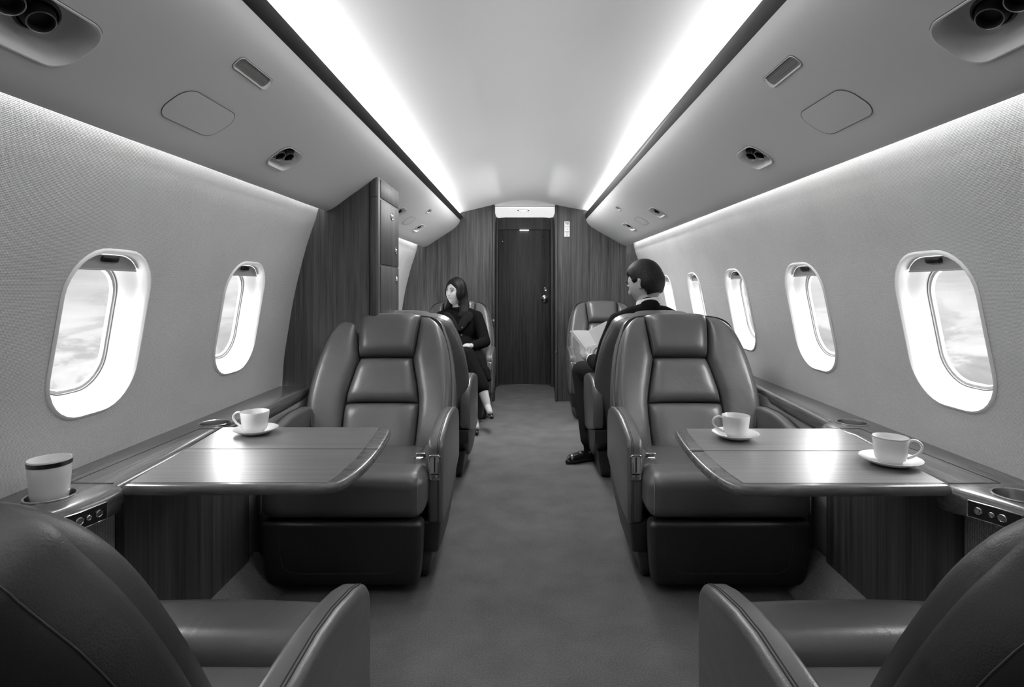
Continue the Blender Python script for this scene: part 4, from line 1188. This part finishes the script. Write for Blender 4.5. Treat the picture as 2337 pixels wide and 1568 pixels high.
bm = bmesh.new()
for q in ((TLp, BLp, TRp, BRp, nl), (OTp, OBp, TRp, BRp, nr)):
    a, b, c, d_, nn = q; o1 = (a-c)*.03; dn = (b-a).normalized()*.004
    p = [a + o1 - dn, b + o1 + dn, d_ + dn, c - dn]
    loft(bm, [[x - nn*.001 for x in p], [x - nn*.004 for x in p]], cap0=True, cap1=True)
finish('cover', rel(book, bm), PAPER, book, smooth=False)

# ---- the woman
wo = thing('person', 'dark haired woman in a black coat seated far left, legs crossed, looking to the window', 'person', (-.60, 4.98, .40))
HW = head_matrix((-.610, 5.045, 1.045), (-.56, -.83, .0), up=(.06, 0, 1), s=1.0)
bm = bmesh.new()
sphere_map(bm, HW, lambda d: head_r(d, True))
chain(bm, [((-.585, 5.09, .87), .045), ((-.600, 5.07, .95), .042), ((-.605, 5.06, .99), .044)])
ellip(bm, (-.58, 5.10, .72), (.145, .09, .17)); ellip(bm, (-.60, 5.03, .52), (.15, .11, .12))
chain(bm, [((-.425, 5.08, .83), .042), ((-.348, 4.97, .62), .034), ((-.452, 4.755, .600), .022)])
chain(bm, [((-.735, 5.05, .83), .042), ((-.80, 4.93, .62), .034), ((-.60, 4.74, .585), .022)])
chain(bm, [((-.52, 4.98, .50), .07), ((-.465, 4.54, .545), .050), ((-.335, 4.44, .32), .046), ((-.285, 4.385, .175), .028), ((-.262, 4.31, .145), .022)])
chain(bm, [((-.66, 4.98, .50), .07), ((-.55, 4.58, .49), .050), ((-.43, 4.40, .25), .044), ((-.385, 4.36, .09), .028), ((-.36, 4.27, .04), .024)])
hand(bm, (-.452, 4.755, .600), (-.482, 4.725, .603), (-.85, -.35, -.1), (.1, -.75, -.35), (0, -.1, -1), .95, -1)
hand(bm, (-.60, 4.74, .585), (-.565, 4.72, .585), (.85, -.2, -.1), (.1, -.9, -.1), (0, -.1, -1), .9, -1)
remesh('body', bm, SKIN, wo, .005, 2)
for s in (-1, 1):
    bm = bmesh.new(); ellip(bm, HW @ V3(s*.030, .0765, .0155), (.0125, .0125, .0065)); e = finish('eye', rel(wo, bm), EYE_W, wo, angle=180)
    bm = bmesh.new(); ellip(bm, HW @ V3(s*.030-.002, .0855, .0160), (.0058, .0058, .0058)); finish('pupil', rel(wo, bm), EYE_D, e, angle=180)
    bm = bmesh.new(); chain(bm, [(HW @ V3(s*.017, .0865, .0225), .0014), (HW @ V3(s*.030, .0885, .0245), .0017), (HW @ V3(s*.045, .079, .0205), .0014)]); finish('eyelash', rel(wo, bm), EYE_D, e, angle=180)
    bm = bmesh.new(); chain(bm, [(HW @ V3(s*.013, .093, .037), .0022), (HW @ V3(s*.031, .091, .043), .0026), (HW @ V3(s*.050, .074, .036), .0016)]); finish('eyebrow', rel(wo, bm), HAIR, wo, angle=180)
bm = bmesh.new(); chain(bm, [(HW @ V3(-.027, .0805, -.0440), .0013), (HW @ V3(-.010, .0925, -.0505), .0026), (HW @ V3(.010, .0925, -.0505), .0026), (HW @ V3(.027, .0805, -.0440), .0013)])
finish('lips', rel(wo, bm), LIP, wo, angle=180)
def wo_hair(d):
    p = head_r(d, True); x, y, z = d; Z = p.z; X = p.x
    ang = abs(x)
    lim = .080 - .07*ang**1.5 if y > 0 else -.2
    if y > 0 and ang > .84: lim = -.2
    elif y > 0 and ang > .76: lim = lerp(.035, -.2, (ang-.76)/.08)
    k = max(-1, min(1, (Z - lim)/.014))
    off = .013*k if k > 0 else .02*k
    if z > .2: off += .006*min(1, (z-.2)/.4)
    if y < 0: off += .008
    l = p.length; return p*(1 + off/l)
bm = bmesh.new(); sphere_map(bm, HW, wo_hair, 96, 72)
def lock(pts):
    q = []
    for (x, y, z, r) in pts: q.append((HW @ V3(x, y, z), r))
    chain(bm, q)
# long waves: her left side hangs on the aisle side, her right side falls over the chest
for dx in (0, .016, -.014):
    lock([(.066+dx*.4, -.020-dx, .03, .020), (.072+dx*.5, -.020-dx, -.05, .022), (.082+dx, -.02-dx, -.11, .027), (.098+dx, -.01-dx, -.165, .026), (.105+dx, .01-dx, -.215, .018), (.100+dx, .02, -.245, .007)])
    lock([(-.066-dx*.3, -.030-dx, .03, .018), (-.072-dx*.4, -.034-dx, -.05, .020), (-.080-dx, -.034-dx, -.11, .023), (-.086-dx, -.018-dx, -.165, .024), (-.080-dx, .0-dx, -.205, .020), (-.085-dx, .01, -.235, .008)])
lock([(.03, -.075, -.02, .045), (.03, -.08, -.10, .045), (.04, -.08, -.17, .035), (.05, -.07, -.22, .018)])
lock([(-.03, -.07, -.02, .045), (-.03, -.075, -.10, .040), (-.03, -.07, -.17, .03)])
remesh('hair', bm, HAIR, wo, .005, 2, .4)
# coat
bm = bmesh.new()
ellip(bm, (-.58, 5.085, .74), (.168, .112, .165)); ellip(bm, (-.595, 5.04, .56), (.160, .135, .13))
chain(bm, [((-.585, 5.10, .86), .05), ((-.50, 5.09, .855), .055), ((-.428, 5.075, .825), .056)])
chain(bm, [((-.585, 5.10, .86), .05), ((-.67, 5.08, .855), .055), ((-.735, 5.05, .825), .056)])
chain(bm, [((-.428, 5.075, .825), .060), ((-.375, 5.02, .70), .054), ((-.345, 4.965, .615), .050), ((-.395, 4.86, .603), .044), ((-.440, 4.79, .600), .036)])
chain(bm, [((-.735, 5.05, .825), .058), ((-.80, 4.93, .62), .048), ((-.66, 4.79, .59), .036)])
chain(bm, [((-.50, 4.95, .50), .095), ((-.42, 4.75, .47), .070), ((-.325, 4.62, .40), .052), ((-.285, 4.56, .355), .022)])
chain(bm, [((-.45, 4.90, .50), .085), ((-.36, 4.70, .46), .060), ((-.33, 4.60, .42), .03)])
remesh('coat', bm, COAT, wo, .007, 3)
def lapel(c, d, w, L):
    d = Vector(d).normalized(); nrm_ = Vector((0, -1, 0)); x = d.cross(nrm_).normalized(); nrm_ = x.cross(d)
    rot = Matrix((x, nrm_, d)).transposed().to_4x4()
    bm = bmesh.new(); ellip(bm, c, (w, .014, L), rot); ellip(bm, Vector(c) + d*L*.45 + x*w*.35*(1 if d.x > 0 else -1), (w*.95, .013, L*.5), rot)
    return remesh('lapel', bm, LAPEL, wo, .004, 2)
LAPEL, *_ = node_mat('coat_lapel', .010, .8, spec=.15)
lapel((-.525, 4.968, .795), (.105, .05, .175), .040, .105)
lapel((-.640, 4.964, .790), (-.11, .05, .165), .042, .105)
bm = bmesh.new(); capsule(bm, (-.585, 5.09, .85), .053, (-.592, 5.078, .895), .049); finish('sweater_collar', rel(wo, bm), SUIT, wo, angle=180)
for (x, z) in ((-.530, .748), (-.535, .685)):
    disc('coat_button', CHROME, wo, (x+.60, -.128, z-.40), .0085, [(1, 0), (.9, .004), (0, .005)], (0, -1, 0), 16)
bm = bmesh.new()
chain(bm, [((-.52, 4.98, .50), .092), ((-.465, 4.54, .540), .072), ((-.365, 4.463, .37), .066), ((-.335, 4.44, .315), .062)])
chain(bm, [((-.66, 4.98, .50), .092), ((-.55, 4.58, .49), .070), ((-.43, 4.40, .25), .060), ((-.410, 4.383, .20), .052)])
remesh('trousers', bm, SUIT, wo, .007, 3)
for heel, ankle, toe in (((-.290, 4.40, .150), (-.285, 4.385, .18), (-.246, 4.265, .112)), ((-.392, 4.375, .045), (-.385, 4.36, .07), (-.352, 4.195, .012))):
    bm = bmesh.new(); h, t_ = Vector(heel), Vector(toe)
    capsule(bm, h, .026, h.lerp(t_, .5) - V3(0, 0, .006), .028); capsule(bm, h.lerp(t_, .5) - V3(0, 0, .006), .028, t_ + V3(0, 0, .006), .017)
    hd = V3(0, .004, -1) if heel[2] < .1 else V3(-.25, .25, -.9)
    capsule(bm, h + V3(0, .008, -.01), .014, h + hd*(.040 if heel[2] < .1 else .06), .006)
    remesh('shoe', bm, SHOE, wo, .004, 2)

# ------------------------------------------------------------------ camera, sky, lamps
cam = bpy.data.cameras.new('camera'); co = bpy.data.objects.new('camera', cam); COL.objects.link(co)
cam.sensor_width = 36; cam.lens = 36*1300/2337
cam.shift_x = (1168.5 - 1197)/2337; cam.shift_y = -(784 - 656)/2337
cam.clip_start = .02
co.location = (0, 0, EYE); co.rotation_euler = (PI/2, 0, 0)
S.camera = co

w = bpy.data.worlds.new('sky'); S.world = w; w.use_nodes = True
n = w.node_tree.nodes; l = w.node_tree.links; n.clear()
out_ = n.new('ShaderNodeOutputWorld'); bg = n.new('ShaderNodeBackground'); l.new(bg.outputs[0], out_.inputs[0])
tc = n.new('ShaderNodeTexCoord'); sp = n.new('ShaderNodeSeparateXYZ'); l.new(tc.outputs['Generated'], sp.inputs[0])
def mth(op, a, b=None, c=None):
    m = n.new('ShaderNodeMath'); m.operation = op
    for i, s in enumerate((a, b, c)):
        if s is None: continue
        if isinstance(s, (int, float)): m.inputs[i].default_value = s
        else: l.new(s, m.inputs[i])
    return m.outputs[0]
mp = n.new('ShaderNodeMapping'); mp.inputs['Scale'].default_value = (3.4, 3.4, 8.5); l.new(tc.outputs['Generated'], mp.inputs[0])
c1 = noise(n, l, mp.outputs[0], 3.0, 8, .55, .5)
mp2 = n.new('ShaderNodeMapping'); mp2.inputs['Scale'].default_value = (2, 2, 16); l.new(tc.outputs['Generated'], mp2.inputs[0])
c2 = noise(n, l, mp2.outputs[0], 1.5, 5, .5, .3)
low = ramp(n, l, c1, [(.36, .55), (.48, .70), (.535, .96), (.66, 1.12)])
high = ramp(n, l, c2, [(.38, .62), (.60, .98)])
zf = mth('MULTIPLY_ADD', sp.outputs['Z'], 9.0, .75)
zf.node.use_clamp = True
mixc = n.new('ShaderNodeMix'); mixc.data_type = 'FLOAT'
l.new(zf, mixc.inputs[0]); l.new(low, mixc.inputs[2]); l.new(high, mixc.inputs[3])
# brighter towards the zenith
up_ = mth('MULTIPLY_ADD', sp.outputs['Z'], 5.0, -.9); up_.node.use_clamp = True
# unseen bright cloud deck, added to light the ceiling from below
dn_ = mth('MULTIPLY_ADD', sp.outputs['Z'], -5.0, -1.6); dn_.node.use_clamp = True
tot = mth('MULTIPLY_ADD', up_, 20.0, mixc.outputs[0])
tot = mth('MULTIPLY_ADD', dn_, 11.0, tot)
cmb = n.new('ShaderNodeCombineColor')
for i in range(3): l.new(tot, cmb.inputs[i])
l.new(cmb.outputs[0], bg.inputs[0]); bg.inputs[1].default_value = 1.0

def area(nm, loc, rot, sx, sy, e, spread=PI):
    ld = bpy.data.lights.new(nm, 'AREA'); ld.shape = 'RECTANGLE'; ld.size = sx; ld.size_y = sy; ld.energy = e; ld.spread = spread
    o = bpy.data.objects.new(nm, ld); COL.objects.link(o); o.location = loc; o.rotation_euler = rot; return o
# cove lamps lying along both strips, turned towards the middle of the dome
for s_ in (-1, 1):
    o_ = area('cove_lamp', (s_*.602, 2.55, EYE + (.664 if s_ < 0 else .690)), (0, s_*math.radians(112), 0), .012, 5.6, 7)
# added fill lights with no fixture (centre line, flush with the dome)
area('ceiling_fill', (0, .9, 1.905), (0, 0, 0), .28, 1.2, 3)
area('ceiling_fill', (0, 2.6, 1.905), (0, 0, 0), .28, 1.2, 8)
area('ceiling_fill', (0, 4.4, 1.905), (0, 0, 0), .28, 1.2, 30)
S.view_settings.view_transform = 'Standard'
S.view_settings.look = 'None'
S.view_settings.exposure = 0
S.cycles.use_denoising = True
S.cycles.max_bounces = 10
S.cycles.diffuse_bounces = 5
S.cycles.sample_clamp_indirect = 4
